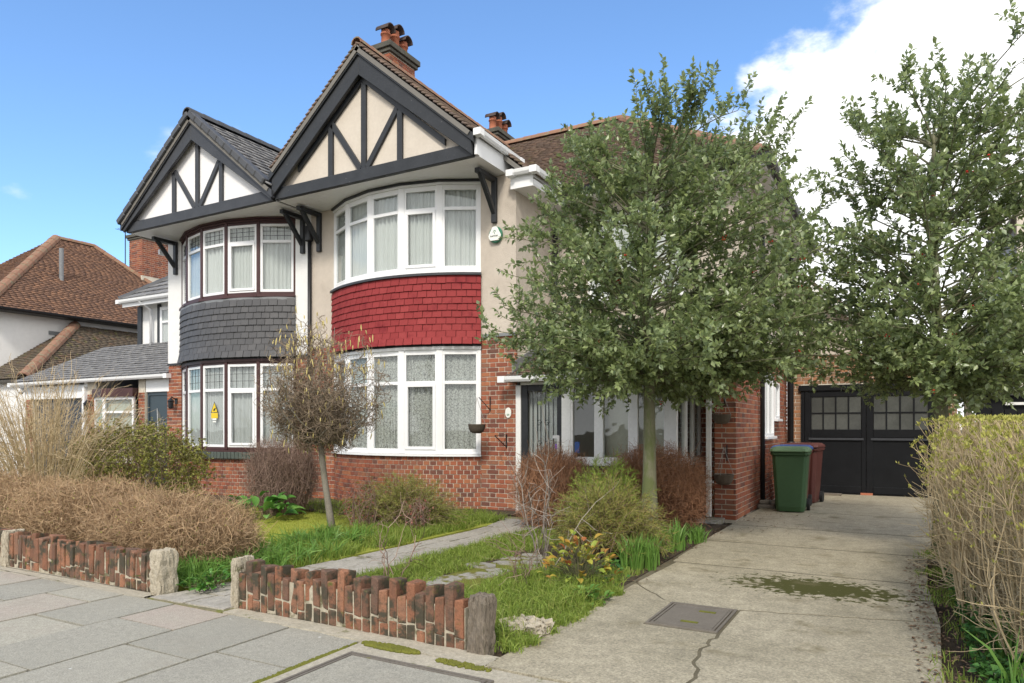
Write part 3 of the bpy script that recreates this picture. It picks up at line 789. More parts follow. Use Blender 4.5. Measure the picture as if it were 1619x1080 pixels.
def bay_window(house, A, z0, z1, zt, style, cur, lead):
    """five lights on facets; style 'white' or 'maroon' posts"""
    F = facets(A)
    post = 'upvc' if style == 'white' else 'maroon'
    fr = MB()                                   # the window itself: head and cill rails
    cr_ = MB()
    for P, L_ in F:
        fr.fbox(P, 0, L_, -.07, 0, z1 - .05, z1); cr_.fbox(P, 0, L_, -.07, 0, z0, z0 + .05)
    w = fr.build('bay_window', post, house)
    cr_.build('bottom_rail', post, w)
    # corner posts
    for k in range(6):
        P, L_ = F[min(k, 4)]
        u = 0 if k < 5 else L_
        hw = .052 if style == 'white' else .034
        if k == 0: a, b = 0, hw * 1.1
        elif k == 5: a, b = L_ - hw * 1.1, L_
        else: a, b = -hw, hw
        MB().fbox(P, a, b, -.08, .012 if style == 'white' else .02, z0 + .001, z1 - .001).build('mullion', post, w, bevel=.004)
    for k, (P, L_) in enumerate(F):
        e = .05 if style == 'white' else .036
        a, b = e, L_ - e
        fm = MB(); f = .034 if style == 'white' else .05; d0, d1 = -.05, .004
        zb, ztp = z0 + .048, z1 - .048
        fm.fbox(P, a, b, d0, d1, zb, zb + f).fbox(P, a, b, d0, d1, ztp - f, ztp)
        fm.fbox(P, a, a + f, d0, d1, zb + f, ztp - f).fbox(P, b - f, b, d0, d1, zb + f, ztp - f)
        fm.fbox(P, a + f, b - f, d0, d1, zt - .028, zt + .028)
        fm.build('frame', 'upvc', w, bevel=.003)
        g0, g1 = a + f, b - f
        if k == 3:                                # opening casement has a second, heavier frame
            cm = MB(); c = .05; q0, q1, r0, r1 = g0 - .012, g1 + .012, zb + f - .012, zt - .02
            cm.fbox(P, q0, q1, -.03, .022, r0, r0 + c).fbox(P, q0, q1, -.03, .022, r1 - c, r1).fbox(P, q0, q0 + c, -.03, .022, r0 + c, r1 - c).fbox(P, q1 - c, q1, -.03, .022, r0 + c, r1 - c)
            cm.build('casement', 'upvc', w, bevel=.004)
        pane(P, g0, g1, zb + f, zt - .028, -.025, w)
        pane(P, g0, g1, zt + .028, ztp - f, -.025, w)
        if lead:
            lm = MB()
            for i in range(1, 4):
                u = g0 + (g1 - g0) * i / 4; lm.fbox(P, u - .004, u + .004, -.019, -.014, zt + .03, ztp - f)
            for i in range(1, 3):
                z = zt + .028 + (ztp - f - zt - .028) * i / 3; lm.fbox(P, g0, g1, -.0185, -.0145, z - .004, z + .004)
            lm.build('leading', 'black_plastic', w)
        curtain(P, .02, L_ - .02, z0 + .03, z1 - .03, -.085, cur, w, pleats=random.choice([6, 7, 8, 10]), amp=.022)
    return w
def bay(house, bricks, A, style):
    brickmat = 'brick'
    # curved brick plinth in header bond
    m, cy, Rr, a = A
    n = int(round(2 * a * Rr / .1135))
    arc_band(A, -.12, -.009, -.03, .90).build('bay_plinth', 'mortar', house)
    for k in range(12):
        for i in range(n + 1):
            t = -1 + (2 * i + (1 if k % 2 else 0)) / n
            if abs(t) > 1: continue
            p = arc_pt(A, t, -.025 + random.uniform(-.002, .002)); rz = a * t
            bricks.append(((p[0], p[1], .0 + k * .075 + .037), (.1025, .05, .064), rz, (math.sin(rz), -math.cos(rz))))
    sill = 'upvc' if style == 'white' else 'maroon'
    arc_band(A, -.1, .055, .90, .935).build('bay_sill', sill, house)
    lw = bay_window(house, A, .94, 2.68, 2.13, style, 'lace' if style == 'white' else 'net_grey', style != 'white')
    MB_ = facet_band(A, -.08, .03, 2.68, 2.73).build('bay_head', sill, house)
    facet_band(A, -.1, .012, 2.732, 2.775).build('bay_head', 'black_paint', house)
    # tile hanging
    arc_band(A, -.1, .022, 2.776, 3.915).build('bay_backing', 'black_paint', house)
    tm = 'red_tile' if style == 'white' else 'slate_tile'
    nc = 10 if style == 'white' else 9
    gh = 1.13 / nc
    nt = int(round(2 * a * Rr / .168))
    r = random.Random(2 if style == 'white' else 8)
    for k in range(nc):
        zc = 2.77 + (k + .5) * gh
        flare = .045 * max(0, 1 - k / 3.0) ** 2
        sh = r.random()
        for i in range(-1, nt + 1):
            t0 = -1 + 2 * (i + (.5 if k % 2 else 0) + .15 * sh) / nt; t1 = t0 + 2 / nt
            t0, t1 = max(t0, -1.0), min(t1, 1.0)
            if t1 - t0 < .015: continue
            t = (t0 + t1) / 2; rz = a * t
            p = arc_pt(A, t, .045 + flare + r.uniform(-.002, .003))
            inst('hanging_tile', tm, house, (p[0], p[1], zc - .006 + r.uniform(-.003, .003)), ((t1 - t0) * a * Rr * 1.012 - .007, .016, gh * 1.13), (-.16 - flare * 2.2 + r.uniform(-.015, .015), r.uniform(-.012, .012), rz), bev=.03, jit=.02)
    if style == 'white':
        arc_band(A, -.1, .085, 3.905, 3.945).build('bay_flashing', 'grey_paint', house)
        facet_band(A, -.1, .05, 3.947, 3.99).build('bay_sill', 'upvc', house, bevel=.004)
    else:
        arc_band(A, -.1, .045, 3.875, 3.93).build('bay_flashing', 'lead', house)
        facet_band(A, -.1, .07, 3.932, 3.985).build('bay_sill', 'maroon', house, bevel=.004)
    uw = bay_window(house, A, 3.99, 5.42, 5.03, style, 'net', style != 'white')
    facet_band(A, -.1, .03, 5.422, 5.462).build('bay_head', 'upvc' if style == 'white' else 'maroon', house, bevel=.004)
    facet_band(A, -.1, .06, 5.464, 5.50).build('bay_head', 'black_paint' if style == 'white' else 'maroon', house)
    # ceiling and room floor behind the glass
    m = MB()
    P = [arc_pt(A, 2 * k / 20 - 1, -.1) for k in range(21)]
    m.prism(P, 2.74, 3.9).build('room_floor', 'interior', house)
def bracket(house, x, mt, zb=4.73, zt=5.47, proj=.58):
    m = MB()
    m.box(x - .045, x + .045, WY - .075, WY + .002, zb, zt)
    m.box(x - .045, x + .045, WY - proj, WY - .077, zt - .075, zt)
    m.beam((x, WY - .05, zb + .16), (x, WY - proj + .1, zt - .06), .075, .07, up=(1, 0, 0))
    m.build('gable_bracket', mt, house, bevel=.006)

GY = 8.95
def gable(house, xc, za, xl, xr, slope, trim, panel, roofm, left_ext, right_ext, timbers, hb=.255, inner=True):
    """front gable: za is the top of the roof at the ridge; xl, xr the feet of the boards"""
    zf = lambda x: za - abs(x - xc) * slope
    cs = math.sqrt(1 + slope * slope)
    zb0, zb1 = 5.50, 5.705
    # timber panel behind the boards
    xa, xb = xl + .04, xr - .04
    MB().prism([(xa, 5.52), (xb, 5.52), (xb, zf(xb) - .16), (xc, za - .16), (xa, zf(xa) - .16)], GY + .10, GY + .2, 'y').build('gable_panel', panel, house)
    # tie beam
    tb = MB().box(xl + .02, xr - .02, GY + .015, GY + .098, zb0, zb1).build('tie_beam', trim, house, bevel=.008)
    # barge boards: outer and the narrower inner board
    for s_, xe in ((-1, xl), (1, xr)):
        d = .13 * cs; h = hb * cs * .98
        a, b = (xc, za - d), (xe, zf(xe) - d)
        MB().prism([(a[0], a[1]), (b[0], b[1]), (b[0], max(b[1] - h, 5.50)), (a[0], a[1] - h)] if s_ > 0 else [(b[0], b[1]), (a[0], a[1]), (a[0], a[1] - h), (b[0], max(b[1] - h, 5.50))], GY - .045, GY + .012, 'y').build('bargeboard', trim, house, bevel=.006)
        d2 = d + h - .04; h2 = .11
        xi = xe + (-s_) * .55
        if inner:
            zz = lambda x: zf(x) - d2
            pts = [(xc, zz(xc)), (xi, zz(xi)), (xi, zz(xi) - h2), (xc, zz(xc) - h2)]
            MB().prism(pts, GY + .05, GY + .098, 'y').build('inner_board', trim, house)
        # verge fillet under the tiles
        MB().prism([(xc, za - .035), (xe + s_ * .05, zf(xe + s_ * .05) - .035), (xe + s_ * .05, zf(xe + s_ * .05) - d + .005), (xc, za - d + .005)], GY - .075, GY - .005, 'y').build('verge_board', trim, house)
    for (x0, z0, x1, z1, w) in timbers:
        MB().beam((x0, GY + .075, z0), (x1, GY + .075, z1), w, .045).build('timber', trim, house, bevel=.004)
    # roof planes of the gable
    yb = 14.1
    for s_ in (-1, 1):
        xe = (xr + right_ext[0]) if s_ > 0 else (xl - left_ext[0])
        O = (xe, GY - .09, zf(xe))
        L_ = abs(xe - xc) * cs
        e = (0, 1, 0); sv = (-s_, 0, slope)
        ext = right_ext if s_ > 0 else left_ext
        slab_roof('roof_tiles', O, e, sv, [(0, 0), (yb - GY, 0), (yb - GY, L_), (0, L_)], ext[1], ext[2], roofm, house)
    return zf

def soffit(house, x0, x1):
    n = 9; w = (WY - GY - .1) / n
    for i in range(n):
        MB().box(x0, x1, GY + .1 + i * w + .002, GY + .1 + (i + 1) * w - .002, 5.503, 5.517).build('soffit_board', 'upvc', house)

def chimney(name, parent, x0, x1, y0, y1, zb, zt, pots, bmat='brick', capmat='lead', single=False):
    bl = []
    MB().box(x0 + .009, x1 - .009, y0 + .009, y1 - .009, zb, zt - .2).build('chimney_stack', 'mortar', parent)
    bl += wall_bricks((x0, y0, 1, 0, 0, -1), x1 - x0, zt - 1.6, zt - .2)
    bl += wall_bricks((x1, y0, 0, 1, 1, 0), y1 - y0, zt - 1.6, zt - .2)
    m = MB().box(x0 - .05, x1 + .05, y0 - .05, y1 + .05, zt - .2, zt - .12).box(x0 - .09, x1 + .09, y0 - .09, y1 + .09, zt - .118, zt)
    c = m.build('chimney_cap', 'brick_brown' if capmat == 'brick' else capmat, parent, bevel=.008)
    for (px, py, h, hood) in pots:
        p = MB().lathe([(.115, 0), (.105, .03), (.095, h * .7), (.115, h * .72), (.115, h * .8), (.095, h * .82), (.1, h)], (px, py, zt), 14).build('chimney_pot', 'terracotta', parent, smooth=True)
        if hood:
            k = 8; vs = []; fs = []
            for e_, yy in ((0, -.17), (1, .17)):
                for rr in (.145, .125):
                    for j in range(k):
                        t = math.pi * j / (k - 1); vs.append((px + yy, py + math.cos(t) * rr, zt + h - .02 + math.sin(t) * rr))
            gg = lambda e_, o_, j: e_ * 2 * k + o_ * k + j
            for j in range(k - 1):
                fs += [(gg(0, 0, j), gg(0, 0, j + 1), gg(1, 0, j + 1), gg(1, 0, j)), (gg(0, 1, j), gg(0, 1, j + 1), gg(1, 1, j + 1), gg(1, 1, j)), (gg(0, 0, j), gg(0, 1, j), gg(0, 1, j + 1), gg(0, 0, j + 1)), (gg(1, 0, j), gg(1, 1, j), gg(1, 1, j + 1), gg(1, 0, j + 1))]
            mm = MB(); mm.v = vs; mm.f = fs; mm.build('pot_hood', 'pot_hood', parent, smooth=True)
    return bl
def gutter(house, pts, material='upvc', w=.055):
    """half-round look gutter as a stout U of three strips along a polyline (horizontal)"""
    m = MB()
    for a, b in zip(pts, pts[1:]):
        a, b = Vector(a), Vector(b); t = (b - a).normalized(); c = Vector((t.y, -t.x, 0))
        prof = [(-w, 0), (-w * .85, -.05), (-w * .4, -.085), (w * .4, -.085), (w * .85, -.05), (w, 0), (w * .8, .004), (w * .3, -.06), (-w * .3, -.06), (-w * .8, .004)]
        vs = [a + c * p + Vector((0, 0, q)) for p, q in prof] + [b + c * p + Vector((0, 0, q)) for p, q in prof]; n = len(prof)
        m.add(vs, [(i, (i + 1) % n, n + (i + 1) % n, n + i) for i in range(n)] + [tuple(range(n))[::-1], tuple(range(n, 2 * n))])
    for p in pts[:]:
        m.box(p[0] - w * 1.12, p[0] + w * 1.12, p[1] - w * 1.12, p[1] + w * 1.12, p[2] - .095, p[2] + .006)
    return m.build('gutter', material, house)
def pipe(house, pts, material, r=.034, collars=True):
    m = MB().tube(pts, r, 12)
    if collars:
        z0, z1 = pts[-1][2], pts[0][2]
    return m.build('downpipe', material, house, smooth=True)

# ------------------------------------------------------------------ cream house with the red bay
HA = thing('semi_detached_house', 'cream pebbledashed half of the semi with red tile-hung bay', 'house', (-6, 13, 0))
A1 = arc_of(-9.35, -6.10, .5)
bA = []
bay(HA, bA, A1, 'white')
# front wall pieces round the bay
XR = -5.43                     # right corner of the projecting front
MZ = 2.90                      # top of the brickwork
for (x0, x1) in ((PARTY, -9.35), (-6.10, XR)):
    MB().box(x0, x1 - (.009 if x1 == XR else 0), WY + .009, WY + .25, -.05, MZ).build('wall', 'mortar', HA)
    bA += wall_bricks((x0, WY, 1, 0, 0, -1), x1 - x0, 0, MZ)
    MB().box(x0, x1, WY - .012, WY + .25, MZ + .001, 5.5).build('wall', 'render_cream', HA)
MB().box(-9.35, -6.10, WY + .3, WY + .36, 0, 5.5).build('inner_wall', 'interior', HA)
# drip edge at the foot of the pebbledash
MB().box(-6.10 + .05, XR + .012, WY - .03, WY - .0121, MZ - .03, MZ + .02).build('drip_course', 'lead', HA)
# right flank of the projection, upper storey
MB().box(XR - .25, XR, WY + .251, 11.3, MZ, 5.5).build('wall', 'render_cream', HA)
MB().box(XR - .25, XR - .002, WY + .25, 11.3, -.05, MZ - .001).build('wall', 'mortar', HA)
# main front wall behind, over the porch
MB().box(XR + .0005, -2.15, 11.3, 11.55, 0, 2.3).build('wall', 'mortar', HA)
MB().box(XR + .0005, -2.15, 11.298, 11.55, 2.301, MZ).box(XR + .0005, -2.128, 11.298, 11.55, MZ + .001, 5.42).build('wall', 'render_cream', HA)
bA += wall_bricks((-2.95, 11.29, 1, 0, 0, -1), .81, 0, 2.3)
# upstairs window over the porch
w = MB().box(-4.75, -3.05, 11.24, 11.297, 4.98, 5.04).box(-4.75, -3.05, 11.24, 11.297, 3.55, 3.62).box(-4.75, -4.68, 11.24, 11.297, 3.621, 4.979).box(-3.12, -3.05, 11.24, 11.297, 3.621, 4.979).box(-3.93, -3.87, 11.24, 11.297, 3.621, 4.979).build('window', 'upvc', HA, bevel=.004)
for a, b in ((-4.68, -3.93), (-3.87, -3.12)):
    MB().box(a, b, 11.262, 11.268, 3.62, 4.98).build('pane', 'glass', w)
    curtain((a, 11.29, 1, 0, 0, -1), 0, b - a, 3.62, 4.98, .0, 'net', w, 8, .008)
MB().box(-4.82, -2.98, 11.2, 11.2975, 3.50, 3.548).build('sill', 'upvc', w)
# flank wall to the drive
Y1 = 16.0
pierY = 10.68
MB().box(-2.14 - .32 + .009, -2.14 - .009, pierY + .009, 11.289, -.05, 2.62).build('wall', 'mortar', HA)
MB().box(-2.47, -2.12, pierY - .012, 11.296, 2.621, 2.70).build('pier_coping', 'lead', HA)
bA += wall_bricks((-2.14 - .32, pierY, 1, 0, 0, -1), .32, 0, 2.62)
MB().box(-2.39, -2.149, 11.551, Y1, -.05, MZ).build('wall', 'mortar', HA)
MB().box(-2.39, -2.128, 11.551, Y1 + 1.5, MZ + .001, 5.42).build('wall', 'render_cream', HA)
zc_ = CH * 34
bA += wall_bricks((-2.14, pierY, 0, 1, 1, 0), Y1 - pierY, 0, zc_, holes=[(13.0 - pierY, 14.0 - pierY, 1.22, 2.4), (14.15 - pierY, 14.7 - pierY, 1.55, 2.25)])
bA += wall_bricks((-2.14, 11.30, 0, 1, 1, 0), Y1 - 11.30, zc_, MZ)
def side_window(y0, y1, z0, z1, n):
    w = MB().box(-2.19, -2.10, y0, y1, z0, z0 + .055).box(-2.19, -2.10, y0, y1, z1 - .055, z1).box(-2.19, -2.10, y0, y0 + .06, z0 + .055, z1 - .055).box(-2.19, -2.10, y1 - .06, y1, z0 + .055, z1 - .055).build('window', 'upvc', HA, bevel=.004)
    ys = [y0 + .06 + (y1 - y0 - .12) * i / n for i in range(n + 1)]
    for a, b in zip(ys, ys[1:]):
        MB().box(-2.145, -2.139, a, b, z0 + .055, z1 - .055).build('pane', 'glass', w)
        if b < ys[-1]: MB().box(-2.18, -2.11, b - .03, b + .03, z0 + .056, z1 - .056).build('mullion', 'upvc', w)
    MB().box(-2.147, -2.1465, y0 + .05, y1 - .05, z0 + .05, z1 - .05).build('blind', 'net_grey', w)
    MB().box(-2.17, -2.05, y0 - .04, y1 + .04, z0 - .05, z0 - .002).build('sill', 'upvc', w, bevel=.004)
side_window(13.0, 14.0, 1.22, 2.4, 2)
side_window(14.15, 14.7, 1.55, 2.25, 1)
# gable with its timbers
xcA = -7.88
zfA = gable(HA, xcA, 7.74, PARTY + .01, -5.66, .838, 'black_paint', 'panel_cream', 'roof_brown', (.0, .098, .165), (.02, .098, .165),
      [(-7.86, 5.70, -7.86, 7.22, .105), (-8.60, 5.70, -8.60, 6.60, .105), (-7.10, 5.70, -7.10, 6.60, .105), (-7.93, 5.72, -8.58, 6.62, .10), (-7.79, 5.72, -7.12, 6.62, .10)])
soffit(HA, PARTY + .03, -5.91)
# lower extension of the same slope over the flank, from the wall line back
cs = math.sqrt(1 + .838 ** 2)
slab_roof('roof_tiles', (-5.02, 9.78, zfA(-5.02)), (0, 1, 0), (-1, 0, .838), [(0, 0), (2.6, 0), (2.6, .62 * cs), (0, .62 * cs)], .098, .165, 'roof_brown', HA)
MB().box(-5.645, -5.60, GY + .02, 10.25, 5.518, 5.77).build('fascia', 'upvc', HA)
MB().box(-5.905, -5.60, GY + .1, 10.26, 5.503, 5.517).build('soffit_board', 'upvc', HA)
gutter(HA, [(-5.54, GY - .02, 5.86), (-5.54, 10.22, 5.84)])
pipe(HA, [(-5.54, 10.17, 5.78), (-5.54, 10.17, 5.47)], 'upvc', .032)
MB().box(-5.43, -5.06, 9.79, 11.2, 5.20, 5.222).build('soffit_board', 'upvc', HA)
MB().box(-5.08, -5.055, 9.79, 11.0, 5.223, 5.40).build('fascia', 'upvc', HA)
MB().box(-5.46, -5.06, 9.76, 9.788, 5.19, 5.40).build('fascia', 'upvc', HA)
gutter(HA, [(-5.42, 9.70, 5.46), (-5.0, 9.70, 5.455), (-5.0, 11.0, 5.44)])
# main roof with hip
ze, yr, zr = 5.45, 14.2, 7.93
sl_ = (zr - ze) / (yr - 10.9); ls = math.hypot(zr - ze, yr - 10.9)
slab_roof('roof_tiles', (PARTY, 10.9, ze), (1, 0, 0), (0, 1, sl_), [(0, 0), (-1.75 - PARTY, 0), (-5.2 - PARTY, ls), (0, ls)], .10, .165, 'roof_brown', HA)
lsx = math.hypot(zr - ze, 3.45)
slab_roof('roof_tiles', (-1.75, 10.9, ze), (0, 1, 0), (-1, 0, (zr - ze) / 3.45), [(0, 0), (6.6, 0), (3.3, lsx)], .10, .165, 'roof_brown', HA)
MB().add([(PARTY, 17.5, ze), (-1.75, 17.5, ze), (-5.2, yr, zr), (PARTY, yr, zr)], [(0, 1, 2, 3)]).build('rear_roof', 'roof_brown', HA)
ridge_tiles('ridge_tile', (PARTY, yr, zr + .05), (-5.2, yr, zr + .05), 'ridge_clay', HA, .12)
ridge_tiles('ridge_tile', (xcA, GY - .1, 7.77), (xcA, 13.9, 7.77), 'ridge_clay', HA, .11)
ridge_tiles('hip_tile', (-1.75, 10.9, ze + .04), (-5.2, yr, zr + .04), 'ridge_clay', HA, .12)
ridge_tiles('hip_tile', (-1.75, 17.5, ze + .04), (-5.2, yr, zr + .04), 'ridge_clay', HA, .12)
MB().box(-5.05, -1.78, 10.93, 11.297, 5.30, 5.32).build('soffit_board', 'upvc', HA)
MB().box(-2.127, -1.78, 11.301, 17.4, 5.30, 5.32).build('soffit_board', 'upvc', HA)
gutter(HA, [(-5.0, 10.84, 5.43), (-1.7, 10.84, 5.43), (-1.7, 17.4, 5.43)], 'black_plastic')
MB().box(-1.80, -1.775, 10.95, 17.4, 5.321, 5.44).build('fascia', 'white_paint', HA)
# rear wing over the garage
m = MB().prism([(-2.127, MZ + .002), (-.75, MZ + .002), (-.75, 3.6), (-2.127, 4.75)], Y1 - .012, Y1 + .25, 'y').build('wall', 'render_cream', HA)
slab_roof('roof_tiles', (-.5, Y1 - .25, 3.45), (0, 1, 0), (-1, 0, .835), [(0, 0), (3, 0), (3, 2.1), (0, 2.1)], .10, .165, 'roof_brown', HA)
MB().prism([(-.5, 3.40), (-.5, 3.26), (-2.1, 4.60), (-2.1, 4.74)], Y1 - .27, Y1 - .235, 'y').build('bargeboard', 'white_paint', HA)
# chimneys on the party wall
bl = chimney('chimney', HA, -10.14, -9.69, 11.95, 12.86, 6.2, 9.74, [(-9.92, 12.1, .38, 1), (-9.92, 12.42, .50, 1), (-9.92, 12.72, .40, 1)], capmat='cap_dark')
bl += chimney('chimney', HA, -10.15, -9.70, 16.6, 17.5, 6.2, 9.62, [(-9.92, 16.72, .38, 1), (-9.92, 17.05, .5, 1), (-9.92, 17.36, .4, 1)], capmat='cap_dark')
# party downpipe
pipe(HA, [(-9.93, WY - .06, 5.3), (-9.93, WY - .06, .1)], 'black_plastic', .036)
MB().box(-10.0, -9.86, WY - .13, WY - .014, 4.95, 5.25).build('hopper', 'black_plastic', HA, bevel=.02)
for x in (-5.82, -9.70): bracket(HA, x, 'black_paint')
# flank pipes
pipe(HA, [(-2.08, 12.6, 4.9), (-2.08, 12.6, .12)], 'black_plastic', .04)
MB().box(-2.14, -1.86, 12.45, 12.85, 0, .07).box(-2.12, -1.95, 12.5, 12.72, .071, .14).build('gully', 'iron', HA, bevel=.015)
pipe(HA, [(-2.03, 15.72, 5.9), (-2.03, 15.72, .05)], 'black_plastic', .06)
for z in (1.0, 2.55, 4.0): MB().lathe([(.075, 0), (.085, .02), (.085, .07), (.07, .09)], (-2.03, 15.72, z), 14).build('pipe_collar', 'black_plastic', HA, smooth=True)
pipe(HA, [(-5.36, 11.22, 5.2), (-5.36, 11.22, 2.4)], 'black_plastic', .045)
# white downpipe by the pier
MB().box(-2.56, -2.485, pierY - .10, pierY - .03, .04, 3.4).build('downpipe', 'white_paint', HA, bevel=.008)
for z in (.55, 1.72): MB().box(-2.585, -2.46, pierY - .11, pierY - .02, z, z + .02).build('pipe_clip', 'upvc', HA)
# ---- porch
PY, PX0, PX1, PB = 9.90, -5.43, -2.80, 11.289
fr = MB()
def rect(a, b, z0, z1, y0=PY - .03, y1=PY + .04): fr.box(a, b, y0, y1, z0, z1)
rect(-5.429, -5.335, -.02, 2.06); rect(-4.615, -4.46, .80, 2.06); rect(-5.334, -2.99, 2.061, 2.16, PY - .04, PY + .05)
rect(-4.07, -3.92, .93, 2.06); rect(-3.53, -3.38, .93, 2.06); rect(-4.459, -2.99, .80, .929); rect(-2.989, -2.80, .80, 2.16)
rect(-4.459, -4.42, .93, 2.06); 
rect(-4.615, -4.46, -.02, .799)
porch = fr.build('porch', 'white_paint', HA, bevel=.006)
for a, b in ((-4.42, -4.07), (-3.92, -3.53), (-3.38, -2.99)):
    MB().box(a, b, PY, PY + .006, .93, 2.06).build('pane', 'glass', porch)
    if a > -4.1:
        MB().box(a - .02, b + .02, PY + .12, PY + .125, .93, 2.06).build('blind', 'blind', porch)
    # curved corner brackets in the heads of the lights
    for sx, x in ((1, a), (-1, b)):
        MB().prism([(x, 2.06), (x + sx * .13, 2.06), (x + sx * .06, 2.03), (x + sx * .02, 1.985), (x, 1.92)], PY - .02, PY + .03, 'y').build('corner_bracket', 'white_paint', porch)
# side lights
sm = MB().box(-2.86, -2.801, PY + .041, PB, .80, .93).box(-2.86, -2.801, PY + .041, PB, 2.06, 2.16)
for y0, y1 in ((10.35, 10.46), (10.80, 10.92), (11.2, PB)): sm.box(-2.86, -2.801, y0, y1, .931, 2.059)
sm.build('side_light', 'white_paint', porch, bevel=.006)
for y0, y1 in ((PY + .05, 10.35), (10.46, 10.80), (10.92, 11.2)):
    MB().box(-2.835, -2.829, y0, y1, .93, 2.06).build('pane', 'glass', porch)
    MB().box(-2.92, -2.915, y0 - .02, y1 + .02, .93, 2.06).build('blind', 'net_grey', porch)
MB().box(-4.5, -2.79, PY - .06, PY - .031, .765, .799).build('sill', 'black_paint', porch)
MB().box(-4.459, -2.80, PY + .009, PY + .1, -.03, .764).box(-2.91, -2.811, PY + .101, PB, -.03, .764).build('porch_plinth', 'mortar', HA)
bA += wall_bricks((-4.455, PY, 1, 0, 0, -1), 1.655, 0, .765)
bA += wall_bricks((-2.80, PY, 0, 1, 1, 0), PB - PY, 0, .765)
MB().box(-5.42, -2.82, PY + .2, PB, 2.165, 2.18).build('porch_ceiling', 'white_paint', HA)
MB().box(-5.42, -2.3, PY - .02, PB, -.04, .03).build('porch_floor', 'step_stone', HA)
# hall wall inside the porch
MB().box(-5.42, -2.93, 11.27, 11.288, .03, 2.16).build('hall_wall', 'blind', HA)
# black glazed front door with scrolled grille
d = MB().box(-5.334, -5.22, PY - .015, PY + .03, .03, 2.06).box(-4.70, -4.616, PY - .015, PY + .03, .03, 2.06).box(-5.219, -4.701, PY - .015, PY + .03, 1.96, 2.06).box(-5.219, -4.701, PY - .015, PY + .03, .03, .25).build('front_door', 'black_paint', HA, bevel=.005)
MB().box(-5.22, -4.70, PY, PY + .006, .25, 1.96).build('pane', 'glass', d)
MB().box(-5.24, -4.68, PY + .10, PY + .105, .25, 1.97).build('blind', 'net_grey', d)
gr = MB()
for x in (-5.14, -5.06, -5.0, -4.92, -4.86, -4.78): gr.box(x - .006, x + .006, PY + .02, PY + .03, .25, 1.96)
for z in (.95, 1.12, 1.45):
    for x in (-5.03, -4.89):
        gr.tube([(x + .05 * math.cos(t * .7) * (1 - t / 14), PY + .025, z + .06 * math.sin(t * .7) * (1 - t / 14)) for t in range(12)], .005, 5)
gr.build('grille', 'black_plastic', d)
MB().box(-4.68, -4.64, PY - .06, PY - .016, .95, 1.25).build('handle', 'steel', d, bevel=.008)
MB().box(-4.76, -4.66, PY - .035, PY - .016, 1.21, 1.26).build('letter_plate', 'steel', d)
# lean-to porch roof
ps = (2.62 - 2.18) / (11.2 - 9.72)
slab_roof('porch_roof', (-5.50, 9.70, 2.19), (1, 0, 0), (0, 1, .40), [(0, 0), (3.0, 0), (2.6, 1.62), (0.08, 1.62)], .098, .165, 'roof_brown', HA)
slab_roof('porch_roof', (-2.52, 9.70, 2.19), (0, 1, 0), (-1, 0, .62), [(0, 0), (1.55, 0), (1.55, .5), (.45, .5)], .098, .165, 'red_tile', HA)
gutter(HA, [(-5.55, 9.66, 2.19), (-2.6, 9.66, 2.17), (-2.46, 9.80, 2.165), (-2.46, 10.55, 2.16)])
MB().box(-5.43, -2.60, 9.74, 9.858, 2.165, 2.19).build('soffit_board', 'white_paint', HA)
MB().add([(-5.428, 9.75, 2.26), (-5.428, 11.2, 2.84), (-5.428, 11.2, 3.0), (-5.428, 9.75, 2.42), (-5.405, 9.75, 2.26), (-5.405, 11.2, 2.84), (-5.405, 11.2, 3.0), (-5.405, 9.75, 2.42)], BOXF).build('flashing', 'lead', HA)
lay_bricks(HA, bA + bl, 'brick', 300)

# ------------------------------------------------------------------ white house with the grey bay
HB = thing('semi_detached_house', 'white rendered half of the semi with grey tile-hung bay', 'house', (-14, 13, 0))
A2 = arc_of(-13.80, -10.36, .55)
bB = []
bay(HB, bB, A2, 'maroon')
XL = -14.28
for (x0, x1) in ((XL, -13.80), (-10.36, PARTY)):
    MB().box(x0, x1, WY + .009, WY + .25, -.05, 2.78).build('wall', 'mortar', HB)
    bB += wall_bricks((x0, WY, 1, 0, 0, -1), x1 - x0, 0, 2.78)
    MB().box(x0, x1, WY - .012, WY + .25, 2.781, 5.5).build('wall', 'render_white', HB)
    MB().box(x0, x1, WY - .03, WY - .0121, 2.76, 2.80).build('drip_course', 'black_paint', HB)
MB().box(-13.80, -10.36, WY + .3, WY + .36, 0, 5.5).build('inner_wall', 'interior', HB)
MB().box(XL, XL + .25, WY + .251, 11.3, 2.78, 5.5).build('wall', 'render_white', HB)
xcB = -12.16
gable(HB, xcB, 7.50, XL - .08, PARTY - .01, .80, 'grey_paint', 'panel_white', 'roof_grey', (.03, .20, .30), (.0, .20, .30),
      [(-12.12, 5.70, -12.12, 7.1, .10), (-12.84, 5.70, -12.84, 6.52, .10), (-11.42, 5.70, -11.42, 6.52, .10), (-12.19, 5.72, -12.82, 6.55, .095), (-12.05, 5.72, -11.45, 6.55, .095)], .25, False)
soffit(HB, XL - .04, PARTY - .03)
